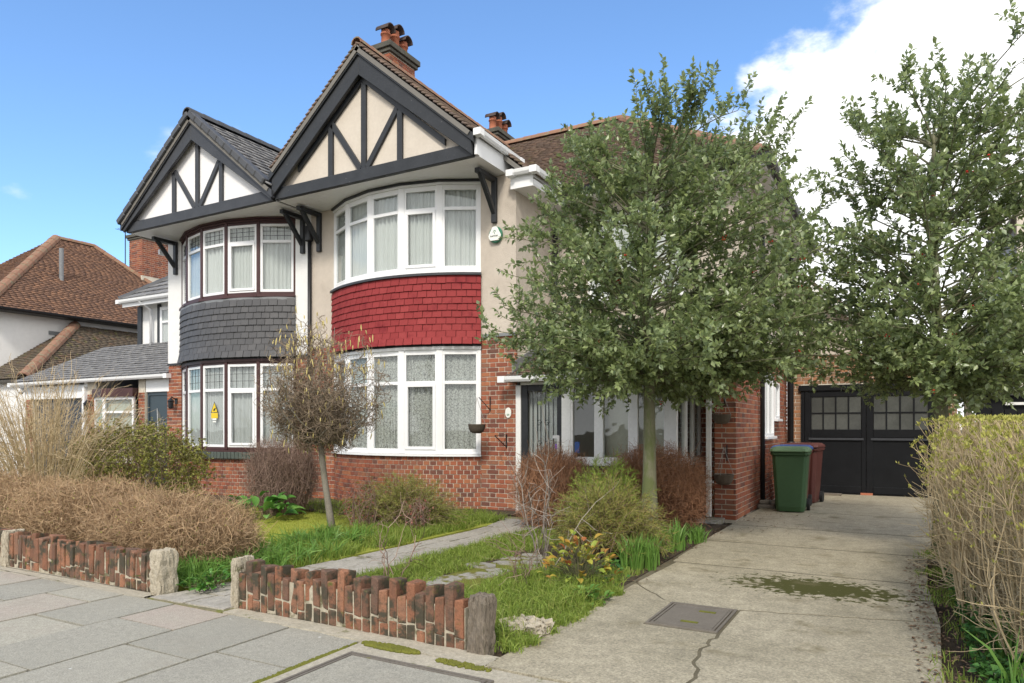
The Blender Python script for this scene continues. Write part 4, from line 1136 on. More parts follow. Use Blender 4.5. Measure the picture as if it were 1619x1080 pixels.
# dry verge caps along both edges and ridge
def verge_caps(xa, za, xb, zb, y, n):
    a, b = Vector((xa, y, za)), Vector((xb, y, zb)); t = (b - a).normalized()
    for i in range(n):
        p = a + (b - a) * ((i + .5) / n)
        o = inst('verge_cap', 'roof_cap', HB, p, ((b - a).length / n * 1.06, .19, .115), (0, -math.atan2(t.z, t.x) + (.035 if t.z < 0 else -.035), 0), bev=.1)
zfB = lambda x: 7.50 - abs(x - xcB) * .80
verge_caps(xcB - .02, zfB(xcB) + .02, XL - .16, zfB(XL - .16) + .02, GY - .04, 10)
verge_caps(xcB + .02, zfB(xcB) + .02, PARTY - .12, zfB(PARTY - .12) + .02, GY - .04, 10)
ridge_tiles('ridge_tile', (xcB, GY - .14, 7.53), (xcB, 13.9, 7.53), 'roof_cap', HB, .13)
for x in (-10.13, -13.98): bracket(HB, x, 'black_paint', 4.75)
lsB = ls
slab_roof('roof_tiles', (-14.9, 10.9, ze), (1, 0, 0), (0, 1, sl_), [(0, 0), (PARTY + 14.9, 0), (PARTY + 14.9, lsB), (3.3, lsB)], .2, .3, 'roof_grey', HB)
# security lamp and cable under the soffit
MB().box(-14.36, -14.30, WY - .2, WY - .05, 5.2, 5.32).build('junction_box', 'upvc', HB, bevel=.01)
# two storey side wing, set back
MB().box(-17.5, XL - .001, 11.31, 11.5, 3.0, 4.62).build('wall', 'render_white', HB)
MB().box(-17.55, -17.38, 11.27, 11.309, 3.0, 4.55).build('corner_board', 'black_paint', HB)
MB().box(-16.72, -16.60, 11.27, 11.309, 3.0, 4.55).build('corner_board', 'black_paint', HB)
w = MB().box(-16.58, -14.4, 11.25, 11.308, 3.22, 3.30).box(-16.58, -14.4, 11.25, 11.308, 4.38, 4.46).box(-16.58, -16.50, 11.25, 11.308, 3.301, 4.379).box(-15.35, -15.25, 11.25, 11.308, 3.301, 4.379).box(-16.499, -15.351, 11.25, 11.308, 4.05, 4.10).build('window', 'upvc', HB)
for z0, z1 in ((3.3, 4.05), (4.1, 4.38)):
    MB().box(-16.50, -15.35, 11.27, 11.276, z0, z1).build('pane', 'glass', w)
    MB().box(-15.25, -14.4, 11.27, 11.276, z0, z1).build('pane', 'glass', w)
MB().box(-16.50, -14.4, 11.30, 11.305, 3.3, 4.38).build('curtain', 'net_grey', w)
MB().box(-16.64, -14.35, 11.20, 11.3085, 3.14, 3.218).build('sill', 'maroon', w)
MB().box(-17.7, XL, 10.98, 11.309, 4.58, 4.60).build('soffit_board', 'upvc', HB)
MB().box(-17.7, XL, 10.955, 10.978, 4.50, 4.66).build('fascia', 'upvc', HB)
gutter(HB, [(-17.75, 10.9, 4.68), (XL - .03, 10.9, 4.68)])
slab_roof('roof_tiles', (-17.75, 10.92, 4.68), (1, 0, 0), (0, 1, .75), [(0, 0), (3.4, 0), (3.4, 3.4), (2.72, 3.4)], .28, .3, 'roof_grey', HB, thick=.035)
ridge_tiles('hip_tile', (-17.75, 10.92, 4.70), (-15.03, 13.64, 6.74), 'roof_cap', HB, .12)
pipe(HB, [(-16.9, 10.9, 4.6), (-16.9, 11.22, 4.42), (-16.9, 11.22, 3.3)], 'upvc', .036)
# single storey front: porch, hall window and garage
EX0, EY = -20.7, 10.0
MB().box(-15.28, XL - .001, EY + .02, EY + .2, 2.20, 2.52).build('fascia', 'upvc', HB)
for (a, b) in ((-15.54, -15.30),):
    MB().box(a, b, EY + .009, EY + .25, 0, 2.5).build('wall', 'mortar', HB)
    bB += wall_bricks((a, EY, 1, 0, 0, -1), b - a, 0, 2.2)
MB().box(-17.21, -15.55, EY + .009, EY + .25, 0, 1.0).build('wall', 'mortar', HB)
bB += wall_bricks((-17.21, EY, 1, 0, 0, -1), 1.66, 0, 1.0)
MB().box(-17.6, -17.22, EY + .009, EY + .25, 0, 2.5).build('wall', 'mortar', HB)
bB += wall_bricks((-17.6, EY, 1, 0, 0, -1), .38, 0, 2.2)
A3 = None
# bow window with maroon head
hb = MB()
bw = [(-17.2, EY), (-16.98, EY - .18), (-16.45, EY - .28), (-15.56, EY - .1)]
w = MB(); 
segs = []
for p, q in zip(bw, bw[1:]):
    L_ = math.hypot(q[0] - p[0], q[1] - p[1]); tx, ty = (q[0] - p[0]) / L_, (q[1] - p[1]) / L_; segs.append(((p[0], p[1], tx, ty, ty, -tx), L_))
for P, L_ in segs: w.fbox(P, 0, L_, -.05, .0, 1.0, 1.06).fbox(P, 0, L_, -.05, 0, 2.04, 2.10).fbox(P, 0, .05, -.05, 0, 1.061, 2.039).fbox(P, L_ - .05, L_, -.05, 0, 1.061, 2.039).fbox(P, .05, L_ - .05, -.05, 0, 1.72, 1.77)
w = w.build('bow_window', 'upvc', HB)
for P, L_ in segs:
    pane(P, .05, L_ - .05, 1.06, 1.72, -.03, w); pane(P, .05, L_ - .05, 1.77, 2.04, -.03, w)
    MB().fbox(P, .03, L_ - .03, -.11, -.105, 1.05, 2.05).build('blind', 'blind', w)
m = MB()
for P, L_ in segs: m.fbox(P, -.02, L_ + .02, -.2, .05, 2.102, 2.30)
m.build('bow_head', 'maroon', w)
m = MB()
for P, L_ in segs: m.fbox(P, 0, L_, -.2, .02, .55, .999)
m.build('bow_plinth', 'mortar', w)
# blue-grey door with a curved glazed sliver
MB().box(-15.28, -15.22, EY + .06, EY + .14, 0, 2.2).box(XL - .26, XL - .2, EY + .06, EY + .14, 0, 2.2).box(-15.219, XL - .261, EY + .06, EY + .14, 2.12, 2.2).build('door_frame', 'door_blue', HB)
d = MB().box(-15.215, XL - .265, EY + .08, EY + .12, .05, 2.115).build('front_door', 'door_blue', HB)
MB().prism([(-14.93, .5), (-14.88, 1.1), (-14.92, 1.78), (-14.82, 1.66), (-14.73, 1.3), (-14.68, .95), (-14.70, .5)], EY + .072, EY + .079, 'y').build('glazed_panel', 'glass_frosted', d)
MB().prism([(-14.95, .5), (-14.90, 1.1), (-14.945, 1.82), (-14.93, 1.82), (-14.87, 1.1), (-14.92, .5)], EY + .066, EY + .0715, 'y').build('glazing_bead', 'steel', d)
for z in (.75, .95):
    MB().box(-15.12, -14.98, EY + .07, EY + .079, z, z + .05).box(-14.62, -14.52, EY + .07, EY + .079, z, z + .05).build('inlay', 'steel', d)
MB().box(XL - .199, XL - .001, EY + .009, EY + .25, 0, 2.2).build('wall', 'mortar', HB)
bB += wall_bricks((XL - .2, EY, 1, 0, 0, -1), .2, 0, 2.2)
# garage with roller shutter
MB().box(EX0 + .2, -17.6, EY + .02, EY + .2, 2.12, 2.45).build('fascia', 'upvc', HB)
MB().box(-17.73, -17.62, EY - .06, EY + .05, 0, 2.4).build('post', 'upvc', HB, bevel=.006)
sh = MB().box(-20.1, -17.73, EY + .12, EY + .16, 0, 2.12).build('garage_door', 'shutter', HB)
for i in range(22): MB().box(-20.1, -17.73, EY + .1, EY + .119, .0 + i * .09, .078 + i * .09).build('slat', 'shutter', sh)
MB().box(EX0 + .25, -20.1, EY + .009, EY + .25, 0, 2.15).build('wall', 'mortar', HB)
bB += wall_bricks((EX0 + .25, EY, 1, 0, 0, -1), -20.1 - EX0 - .25, 0, 2.12)
MB().box(EX0 + .3, XL - .05, 11.51, 11.6, 0, 3.4).build('inner_wall', 'interior', HB)
slab_roof('roof_tiles', (EX0 - .1, EY - .12, 2.58), (1, 0, 0), (0, 1, .68), [(0, 0), (XL - EX0 + .08, 0), (XL - EX0 + .08, 1.75), (1.75, 1.75)], .115, .30, 'roof_grey', HB, thick=.03)
gutter(HB, [(EX0 - .15, EY - .16, 2.56), (XL + .03, EY - .16, 2.575)])
lay_bricks(HB, bB, 'brick', 300)

# ------------------------------------------------------------------ garage at the end of the drive
GA = thing('garage', 'brick garage with black double doors at the end of the drive', 'garage', (-.6, 16.5, 0))
MB().box(-2.14, -1.86, Y1 + .009, Y1 + .25, -.05, MZ).box(.62, .95, Y1 + .009, Y1 + .25, -.05, MZ).box(-1.859, .619, Y1 + .009, Y1 + .25, 2.26, MZ).build('wall', 'mortar', GA)
gb = wall_bricks((-2.139, Y1, 1, 0, 0, -1), 3.09, 0, MZ, holes=[(.28, 2.76, 0, 2.26)])
lay_bricks(GA, gb, 'brick_brown', 300)
MB().box(-2.14, .95, Y1 + .25, 21, MZ - .1, MZ + .04).build('roof', 'lead', GA)
MB().box(-2.14, .95, Y1 + 2, Y1 + 2.1, 0, MZ - .1).build('rear_wall', 'interior', GA)
MB().box(-1.90, .66, Y1 - .07, Y1 - .001, 2.15, 2.27).build('lintel', 'black_gloss', GA, bevel=.008)
for x in (-1.855, .55): MB().box(x, x + .065, Y1 - .04, Y1 + .05, 0, 2.149).build('door_post', 'black_gloss', GA)
for (a, b) in ((-1.785, -.625), (-.615, .545)):
    d = MB()
    y0, y1 = Y1 - .03, Y1 + .02
    d.box(a, a + .12, y0, y1, .03, 2.14).box(b - .08, b, y0, y1, .03, 2.14)
    d.box(a + .121, b - .081, y0, y1, .03, .17).box(a + .121, b - .081, y0, y1, 1.17, 1.34).box(a + .121, b - .081, y0, y1, 2.02, 2.14)
    d = d.build('garage_door', 'black_gloss', GA, bevel=.006)
    MB().box(a + .12, b - .08, y0 + .02, y1 - .01, .17, 1.17).build('door_panel', 'black_gloss', d)
    MB().box(a + .08, b - .04, y0 - .02, y0 - .001, 1.12, 1.165).build('weather_bar', 'grey_paint', d)
    x0, x1 = a + .12, b - .08
    gm = MB()
    for i in range(1, 4): gm.box(x0 + (x1 - x0) * i / 4 - .014, x0 + (x1 - x0) * i / 4 + .014, y0 + .005, y1 - .005, 1.34, 2.02)
    for i in range(4):
        gm.box(x0 + (x1 - x0) * i / 4 + .014, x0 + (x1 - x0) * (i + 1) / 4 - .014, y0 + .007, y1 - .007, 1.666, 1.694)
        for z0, z1 in ((1.34, 1.666), (1.694, 2.02)):
            MB().box(x0 + (x1 - x0) * i / 4 + .014, x0 + (x1 - x0) * (i + 1) / 4 - .014, y0 + .02, y0 + .026, z0, z1).build('pane', 'glass_frosted', d)
    gm.build('glazing_bar', 'black_gloss', d)
MB().box(-.72, -.5, Y1 - .12, Y1 - .02, 0, .045).build('threshold_brick', 'terracotta', GA)
tag(MB().box(-1.55, -1.05, Y1 - .55, Y1 - .25, .008, .035).build('plank', 'oak_post'), 'short dark plank lying before the black garage doors', 'plank')

# ------------------------------------------------------------------ far house on the left
HC = thing('far_house', 'white house with orange-brown hipped tile roof beyond the garage', 'house', (-26, 14, 0))
WX = -23.4; EV = 4.86
MB().box(-30, WX, 10.5, 18.5, 0, EV).build('wall', 'render_white', HC)
MB().box(-23.395, -23.0, 10.1, 18.6, EV - .03, EV).box(-30, -23.4, 10.1, 10.495, EV - .03, EV).build('soffit_board', 'black_paint', HC)
gutter(HC, [(-30, 10.12, EV + .06), (-22.97, 10.12, EV + .06), (-22.97, 18.6, EV + .06)], 'black_plastic')
xa, ya, za_ = -26.4, 13.9, 8.1
s1 = math.hypot(3.4, za_ - EV); 
slab_roof('roof_tiles', (-23, 10.15, EV + .04), (0, 1, 0), (-3.4, 0, za_ - EV), [(0, 0), (8.5, 0), (5.1, s1), (3.75, s1)], .105, .19, 'roof_orange', HC)
s2 = math.hypot(3.75, za_ - EV)
slab_roof('roof_tiles', (-29.8, 10.15, EV + .04), (1, 0, 0), (0, 3.75, za_ - EV), [(0, 0), (6.8, 0), (3.4, s2)], .105, .19, 'roof_orange', HC)
MB().add([(-29.8, 10.15, EV), (-29.8, 18.6, EV), (xa, 15.25, za_), (xa, ya, za_)], [(0, 1, 2, 3)]).add([(-29.8, 18.65, EV), (-23, 18.65, EV), (xa, 15.25, za_)], [(0, 1, 2)]).build('rear_roof', 'roof_orange', HC)
ridge_tiles('hip_tile', (-23, 10.15, EV + .08), (xa, ya, za_ + .06), 'ridge_clay', HC, .17, .42)
ridge_tiles('ridge_tile', (xa, ya, za_ + .06), (xa, 15.25, za_ + .06), 'ridge_clay', HC, .13, .42)
ridge_tiles('hip_tile', (-23, 18.65, EV + .08), (xa, 15.25, za_ + .06), 'ridge_clay', HC, .13, .42)
MB().tube([(-24.45, 13.05, 6.1), (-24.45, 13.05, 7.35)], .07, 10).build('vent_pipe', 'lead', HC)
MB().box(-23.38, -23.392, 12.1, 12.5, 4.3, 4.42).build('air_brick', 'lead', HC)
cb = chimney('chimney', HC, -25.9, -25.1, 16.3, 17.5, 5.5, 8.75, [(-25.5, 16.55, .25, 0), (-25.5, 16.95, .3, 0), (-25.5, 17.3, .3, 0)], capmat='cap_dark')
lay_bricks(HC, cb, 'brick', 300)
pl = MB().tube([(-25.98, 16.2, 7.2), (-25.98, 16.2, 9.0)], .018, 6).tube([(-26.3, 16.2, 8.98), (-25.6, 16.2, 8.98)], .012, 5)
for k in range(5): pl.tube([(-26.25 + k * .14, 15.98, 8.98), (-26.25 + k * .14, 16.42, 8.98)], .008, 4)
pl.build('aerial', 'black_plastic', HC)
# its side garage: hipped lean-to roof
slab_roof('roof_tiles', (-23.4, 10.15, 2.72), (1, 0, 0), (0, 2.75, 1.95), [(0, 0), (2.5, 0), (0, 3.37)], .11, .19, 'roof_moss', HC)
slab_roof('roof_tiles', (-20.9, 10.15, 2.72), (0, 1, 0), (-2.5, 0, 1.95), [(0, 0), (8, 0), (8, 3.17), (2.75, 3.17)], .11, .19, 'roof_moss', HC)
ridge_tiles('hip_tile', (-20.9, 10.15, 2.76), (-23.38, 12.9, 4.72), 'ridge_clay', HC, .17, .4)
MB().box(-23.39, -21.1, 10.4, 10.6, 0, 2.7).build('garage_wall', 'render_white', HC)

# ------------------------------------------------------------------ neighbours on the right
HD = thing('neighbour_garage', 'black boarded garage with white fascia beyond the hedge', 'garage', (2.6, 16.5, 0))
MB().box(1.25, 4.6, 15.95, 16.05, 0, 1.98).build('wall', 'black_gloss', HD)
for i in range(14): MB().box(1.5 + i * .2, 1.69 + i * .2, 15.92, 15.949, .05, 1.72).build('board', 'black_gloss', HD)
MB().beam((2.35, 15.9, 1.0), (2.75, 15.9, 1.62), .07, .03).beam((2.75, 15.905, 1.62), (3.15, 15.905, 1.0), .07, .03).build('brace', 'black_gloss', HD)
MB().box(1.7, 4.6, 15.88, 15.949, 1.80, 1.85).build('fascia', 'white_paint', HD)
MB().box(1.2, 4.7, 15.8, 20, 1.985, 2.06).build('roof', 'lead', HD)
tag(MB().box(1.02, 1.14, 15.3, 15.42, 0, 2.25).build('fence_post', 'oak_post'), 'pale timber fence post between the two garages', 'post')
HE = thing('gabled_house', 'tall pale rendered gable house behind the right-hand holly', 'house', (5.5, 25, 0))
MB().prism([(2.6, 0), (9, 0), (9, 7.0), (5.8, 12.4), (2.6, 7.0)], 22, 22.3, 'y').box(2.6, 2.9, 22.301, 30, 0, 7).build('wall', 'panel_cream', HE)
MB().prism([(2.2, 6.33), (5.8, 12.41), (5.8, 12.75), (2.0, 6.33)], 21.8, 22.6, 'y').build('bargeboard', 'white_paint', HE)
slab_roof('roof_tiles', (2.2, 21.8, 6.7), (0, 1, 0), (3.6, 0, 6.08), [(0, 0), (8, 0), (8, 7.06), (0, 7.06)], .2, .3, 'roof_brown', HE)
# ================================================================== SMALL THINGS ON THE HOUSES
def hanging_basket(label, ax, ay, dirv, arm, zt, drop, r, top=True):
    bx_, by_ = ax + dirv[0] * arm, ay + dirv[1] * arm
    t = thing('hanging_basket', label, 'hanging basket', (ax, ay, zt - .2), 'hanging baskets on brackets')
    MB().box(ax - .008, ax + .008, ay - .012, ay, zt - .22, zt + .02).beam((ax, ay - .006, zt), (bx_, by_, zt), .012, .012).beam((ax, ay - .006, zt - .2), (bx_ * .85 + ax * .15, by_ * .85 + ay * .15, zt - .005), .01, .01).build('bracket', 'black_plastic', t)
    zb = zt - drop
    prof = [(r * .45, -r * .95), (r * .75, -r * .78), (r * .93, -r * .4), (r, 0), (r * 1.04, .012), (r * .95, .014), (r * .85, -.02)]
    MB().lathe(prof, (bx_, by_, zb), 18).build('basket', 'wicker', t, smooth=True)
    m = MB()
    for k in range(3):
        a = 2.1 * k + .4; m.tube([(bx_, by_, zt - .01), (bx_ + r * math.cos(a), by_ + r * math.sin(a), zb)], .0035, 4)
    m.build('chain', 'wire', t)
    return t
hanging_basket('empty wicker basket hung beside the white bay window and brick wall', -5.92, WY, (0, -1), .42, 1.87, .45, .14)
hanging_basket('upper wicker basket hung on the brick pier by white downpipe', -2.30, pierY, (0, -1), .22, 1.92, .36, .135)
hanging_basket('lower wicker basket hung on the brick pier by white downpipe', -2.27, pierY, (0, -1), .22, 1.10, .42, .145)
t = MB().box(-5.62, -5.60, WY - .012, WY, 1.05, 1.27).beam((-5.61, WY - .005, 1.06), (-5.61, WY - .38, 1.25), .012, .012).beam((-5.61, WY - .005, 1.26), (-5.61, WY - .38, 1.255), .01, .01).build('wall_bracket', 'black_plastic')
tag(t, 'empty black iron basket bracket on the brick wall by the porch', 'bracket')
# oval house number plaque
t = thing('number_plaque', 'white oval house number plaque on the brickwork', 'plaque', (-5.575, WY - .01, 1.62))
MB().prism([(-5.575 + .056 * math.cos(6.283 * j / 24), 1.62 + .085 * math.sin(6.283 * j / 24)) for j in range(24)], WY - .016, WY - .001, 'y').build('plate', 'sign_white', t, bevel=.003)
text_mesh('number', '54', .05, Matrix.Translation((-5.575, WY - .018, 1.585)) @ FRONT, 'sign_green', t)
# alarm box
bx0, bz0 = -5.79, 4.53
t = thing('alarm_box', 'round white and green burglar alarm box on the cream wall', 'alarm box', (bx0, WY - .05, bz0))
yb_ = WY - .013
MB().prism([(bx0 + .125 * math.cos(6.283 * j / 28), bz0 + .135 * math.sin(6.283 * j / 28)) for j in range(28)], yb_ - .055, yb_, 'y').build('back_case', 'sign_green', t, bevel=.012)
cov = []
for j in range(3):
    a0 = math.radians(90 + 120 * j)
    for k in range(-4, 5):
        a = a0 + math.radians(k * 5.5); cov.append((bx0 + .118 * math.cos(a), bz0 + .128 * math.sin(a)))
MB().prism(cov, yb_ - .075, yb_ - .056, 'y').build('cover', 'sign_white', t, bevel=.004)
text_mesh('lettering', 'RAPTOR', .038, Matrix.Translation((bx0 - .005, yb_ - .077, bz0 - .03)) @ FRONT, 'sign_black', t)
m = MB()
m.tube([(bx0 - .03, yb_ - .078, bz0 + .035), (bx0 - .005, yb_ - .078, bz0 + .045), (bx0 + .005, yb_ - .078, bz0 + .02), (bx0, yb_ - .078, bz0 + .005)], .004, 5)
m.tube([(bx0 - .012, yb_ - .078, bz0 + .065), (bx0 + .012, yb_ - .078, bz0 + .062), (bx0 + .026, yb_ - .078, bz0 + .04)], .005, 5)
m.build('emblem', 'sign_green', t)
# stickers in the neighbour's window
P_, L__ = facets(A2)[2]
def on_facet(P, u, d): return (P[0] + P[2] * u + P[4] * d, P[1] + P[3] * u + P[5] * d)
t = thing('warning_sticker', 'yellow camera warning sticker on the maroon framed bay window', 'sticker', (*on_facet(P_, .36, .01), 1.75))
c = on_facet(P_, .36, .007)
m = MB()
def plate(m, P, u, z, w, h, d):
    m.fbox(P, u - w / 2, u + w / 2, d, d + .002, z - h / 2, z + h / 2); return m
tri = [on_facet(P_, .36 - .085, -.017), on_facet(P_, .36 + .085, -.017)]
def fprism(P, pts, d0, d1):
    mm = MB(); n = len(pts)
    v0 = [(*on_facet(P, u, d0), z) for u, z in pts]; v1 = [(*on_facet(P, u, d1), z) for u, z in pts]
    return mm.add(v0 + v1, [tuple(range(n))[::-1], tuple(range(n, 2 * n))] + [(i, (i + 1) % n, n + (i + 1) % n, n + i) for i in range(n)])
fprism(P_, [(.25, 1.68), (.47, 1.68), (.36, 1.90)], -.017, -.014).build('triangle', 'sign_black', t)
fprism(P_, [(.27, 1.69), (.45, 1.69), (.36, 1.875)], -.0138, -.012).build('triangle', 'sign_yellow', t)
fprism(P_, [(.335, 1.715), (.375, 1.715), (.385, 1.735), (.405, 1.76), (.395, 1.78), (.35, 1.755), (.33, 1.74)], -.0118, -.0105).build('camera_symbol', 'sign_black', t)
plate(MB(), P_, .36, 1.62, .2, .11, -.017).build('panel', 'sign_yellow', t)
plate(MB(), P_, .36, 1.55, .12, .035, -.017).build('panel', 'sign_white', t)
plate(MB(), P_, .36, 1.50, .10, .03, -.017).build('panel', 'sign_white', t)
t = thing('warning_sticker', 'small yellow and purple stickers in the hall window by the roller shutter', 'sticker', (-16.75, EY - .25, 1.4))
Pq, Lq = segs[1]
fprism(Pq, [(.2, 1.42), (.34, 1.42), (.27, 1.58)], -.022, -.019).build('triangle', 'sign_yellow', t)
plate(MB(), Pq, .27, 1.26, .13, .1, -.022).build('panel', 'sign_purple', t)
t = tag(MB().box(-4.73, -4.66, PY - .026, PY - .0155, 1.04, 1.12).build('door_sticker', 'sign_purple'), 'purple sticker on the black glazed front door', 'sticker')
t = tag(MB().box(-4.40, -4.32, PY - .006, PY - .001, .99, 1.16).build('window_leaflet', 'bin_blue'), 'small pale blue leaflet in the porch window beside the door', 'leaflet')
def lantern(label, x, y, z):
    t = thing('wall_lantern', label, 'wall lamp', (x, y, z))
    MB().box(x - .04, x + .04, y - .02, y, z - .05, z + .08).beam((x, y - .02, z + .05), (x, y - .13, z + .1), .02, .02).build('bracket', 'black_plastic', t)
    MB().lathe([(.03, -.16), (.055, -.13), (.06, -.0), (.075, .01), (.03, .06), (.005, .09)], (x, y - .14, z), 8).build('lantern_head', 'black_plastic', t)
lantern('black wall lantern between the roller shutter and bow window', -17.4, EY, 1.95)
lantern('black wall lantern between the blue door and the bay window', -14.0, WY, 1.95)
t = thing('security_camera', 'white security camera under the gutter by the roller shutter', 'camera', (EX0 + .15, EY - .1, 2.35))
MB().lathe([(.07, -.03), (.085, .0), (.085, .08), (.05, .1)], (EX0 + .15, EY - .06, 2.34), 14).build('housing', 'upvc', t, smooth=True)
MB().lathe([(.01, -.075), (.04, -.06), (.055, -.031)], (EX0 + .15, EY - .06, 2.34), 14).build('dome', 'black_plastic', t, smooth=True)
# glazed sill bricks below the neighbour's bay
mat('glazed_green', [(.06, .075, .065), (.10, .12, .105)], rnd=.8, nscale=9, nvar=.2, rough=.5)
_m, _cy, _R, _a = A2
nb_ = int(2 * _a * _R / .085)
for i in range(nb_):
    tt = -1 + 2 * (i + .5) / nb_; p = arc_pt(A2, tt, .03)
    inst('sill_brick', 'glazed_green', HB, (p[0], p[1], .83), (.078, .12, .13), (.0, 0, _a * tt))
# ------------------------------------------------------------------ wheelie bins
def wheelie(label, x, y, rz, body, lid, s=1.0):
    t = thing('wheelie_bin', label, 'wheelie bin', (x, y, 0), 'bins beside the flank wall')
    co, si = math.cos(rz), math.sin(rz)
    def T(p): return (x + (p[0] * co - p[1] * si) * s, y + (p[0] * si + p[1] * co) * s, p[2] * s)
    def ring(w, d, z, oy=0, c=.05): return [T((sx * (w / 2 - (c if a else 0)), sy * (d / 2 - (0 if a else c)) + oy, z)) for sx, sy, a in ((-1, -1, 1), (1, -1, 1), (1, -1, 0), (1, 1, 0), (1, 1, 1), (-1, 1, 1), (-1, 1, 0), (-1, -1, 0))]
    def loft(rs):
        m = MB(); n = 8
        vs = [p for r_ in rs for p in r_]
        return m.add(vs, [(i * n + j, i * n + (j + 1) % n, (i + 1) * n + (j + 1) % n, (i + 1) * n + j) for i in range(len(rs) - 1) for j in range(n)] + [tuple(range(n))[::-1], tuple(range((len(rs) - 1) * n, len(rs) * n))])
    loft([ring(.42, .46, .02), ring(.44, .50, .10), ring(.53, .60, .88), ring(.535, .61, .93)]).build('body', body, t, bevel=.008)
    loft([ring(.57, .66, .931), ring(.58, .68, .95), ring(.58, .68, .975), ring(.565, .66, .985)]).build('rim', body, t, bevel=.005)
    loft([ring(.59, .72, .986, -.01), ring(.60, .74, 1.0, -.01), ring(.585, .70, 1.03, -.01), ring(.50, .58, 1.062, 0), ring(.42, .46, 1.068, 0)]).build('lid', lid, t, bevel=.006)
    MB().tube([T((-.2, .40, .97)), T((.2, .40, .97))], .018, 8).build('handle', body, t)
    for sx in (-1, 1):
        a, b = T((sx * .22, .25, .1)), T((sx * .27, .25, .1))
        MB().tube([a, b], .1 * s, 16).build('wheel', 'rubber', t)
    return t
wheelie('green wheelie bin with pale green lid by the brick flank', -1.58, 12.28, .04, 'bin_green', 'bin_lid_green')
wheelie('wheelie bin with blue lid between the green and maroon bins', -1.66, 13.06, -.04, 'bin_maroon', 'bin_blue', 1.01)
wheelie('maroon wheelie bin behind the blue-lidded bin', -1.56, 13.86, -.1, 'bin_maroon', 'bin_maroon', 1.03)
tag(stub('stone', 'aggregate', 'mossy grey stone lying in the grass near the timber post', -2.35, -2.05, 4.05, 4.25, .10, 'stone', .02, seed=21), kind=None)

# ================================================================== PLANTS
def unit(v): return v / np.maximum(np.linalg.norm(v, axis=-1, keepdims=True), 1e-9)
def ribbons(name, material, parent, P, W):
    P = np.asarray(P, float); n, k, _ = P.shape
    W = np.broadcast_to(np.asarray(W, float), (n, k))
    T = np.gradient(P, axis=1); rv = unit(rng.normal(size=(n, 1, 3)))
    S = unit(np.cross(T, np.broadcast_to(rv, T.shape)))
    V = np.stack([P - S * W[..., None] / 2, P + S * W[..., None] / 2], 2).reshape(-1, 3)
    b = (np.arange(n)[:, None] * k + np.arange(k - 1)[None]).ravel() * 2
    F = np.stack([b, b + 1, b + 3, b + 2], 1)
    return stuff(big(name, V, F.ravel(), np.full(len(F), 4), material, parent))
def strands(name, material, parent, P, W, sides=3):
    P = np.asarray(P, float); n, k, _ = P.shape
    W = np.broadcast_to(np.asarray(W, float), (n, k))
    T = unit(np.gradient(P, axis=1)); rv = np.broadcast_to(unit(rng.normal(size=(n, 1, 3))), T.shape)
    A = unit(np.cross(T, rv)); B = np.cross(T, A)
    rings = [P + (A * math.cos(6.2832 * j / sides) + B * math.sin(6.2832 * j / sides)) * W[..., None] / 2 for j in range(sides)]
    V = np.stack(rings, 2).reshape(-1, 3)
    base = (np.arange(n)[:, None] * k + np.arange(k - 1)[None]).ravel() * sides
    F = np.concatenate([np.stack([base + j, base + (j + 1) % sides, base + sides + (j + 1) % sides, base + sides + j], 1) for j in range(sides)])
    return stuff(big(name, V, F.ravel(), np.full(len(F), 4), material, parent, smooth=True))
def leaf_cloud(name, material, parent, pos, d, nrm, L_, W_, fold=.3):
    pos = np.asarray(pos, float); d = unit(np.asarray(d, float)); s = unit(np.cross(d, nrm)); nn = np.cross(s, d)
    L_ = np.broadcast_to(L_, (len(pos),))[:, None]; W_ = np.broadcast_to(W_, (len(pos),))[:, None]
    a = pos; t = pos + d * L_; l = pos + d * L_ * .45 - s * W_ / 2 + nn * W_ * fold; r = pos + d * L_ * .45 + s * W_ / 2 + nn * W_ * fold
    V = np.stack([a, l, t, r], 1).reshape(-1, 3); b = np.arange(len(pos)) * 4
    F = np.stack([b, b + 2, b + 1, b, b + 3, b + 2], 1).reshape(-1, 3)
    return stuff(big(name, V, F.ravel(), np.full(len(F), 3), material, parent))
def walk(p0, d0, L_, k, wig, up=0.0):
    """random-walk strands: p0 (n,3), d0 (n,3), L (n,)"""
    n = len(p0); P = np.zeros((n, k, 3)); P[:, 0] = p0; d = unit(d0); st = (np.broadcast_to(L_, (n,)) / (k - 1))[:, None]
    for i in range(1, k):
        d = unit(d + rng.normal(size=(n, 3)) * wig + np.array([0, 0, up])); P[:, i] = P[:, i - 1] + d * st
    return P
def rvec(n): return unit(rng.normal(size=(n, 3)))
def taper(w, k, end=.35): return np.asarray(w)[:, None] * np.linspace(1, end, k)[None] if np.ndim(w) else w * np.linspace(1, end, k)[None]

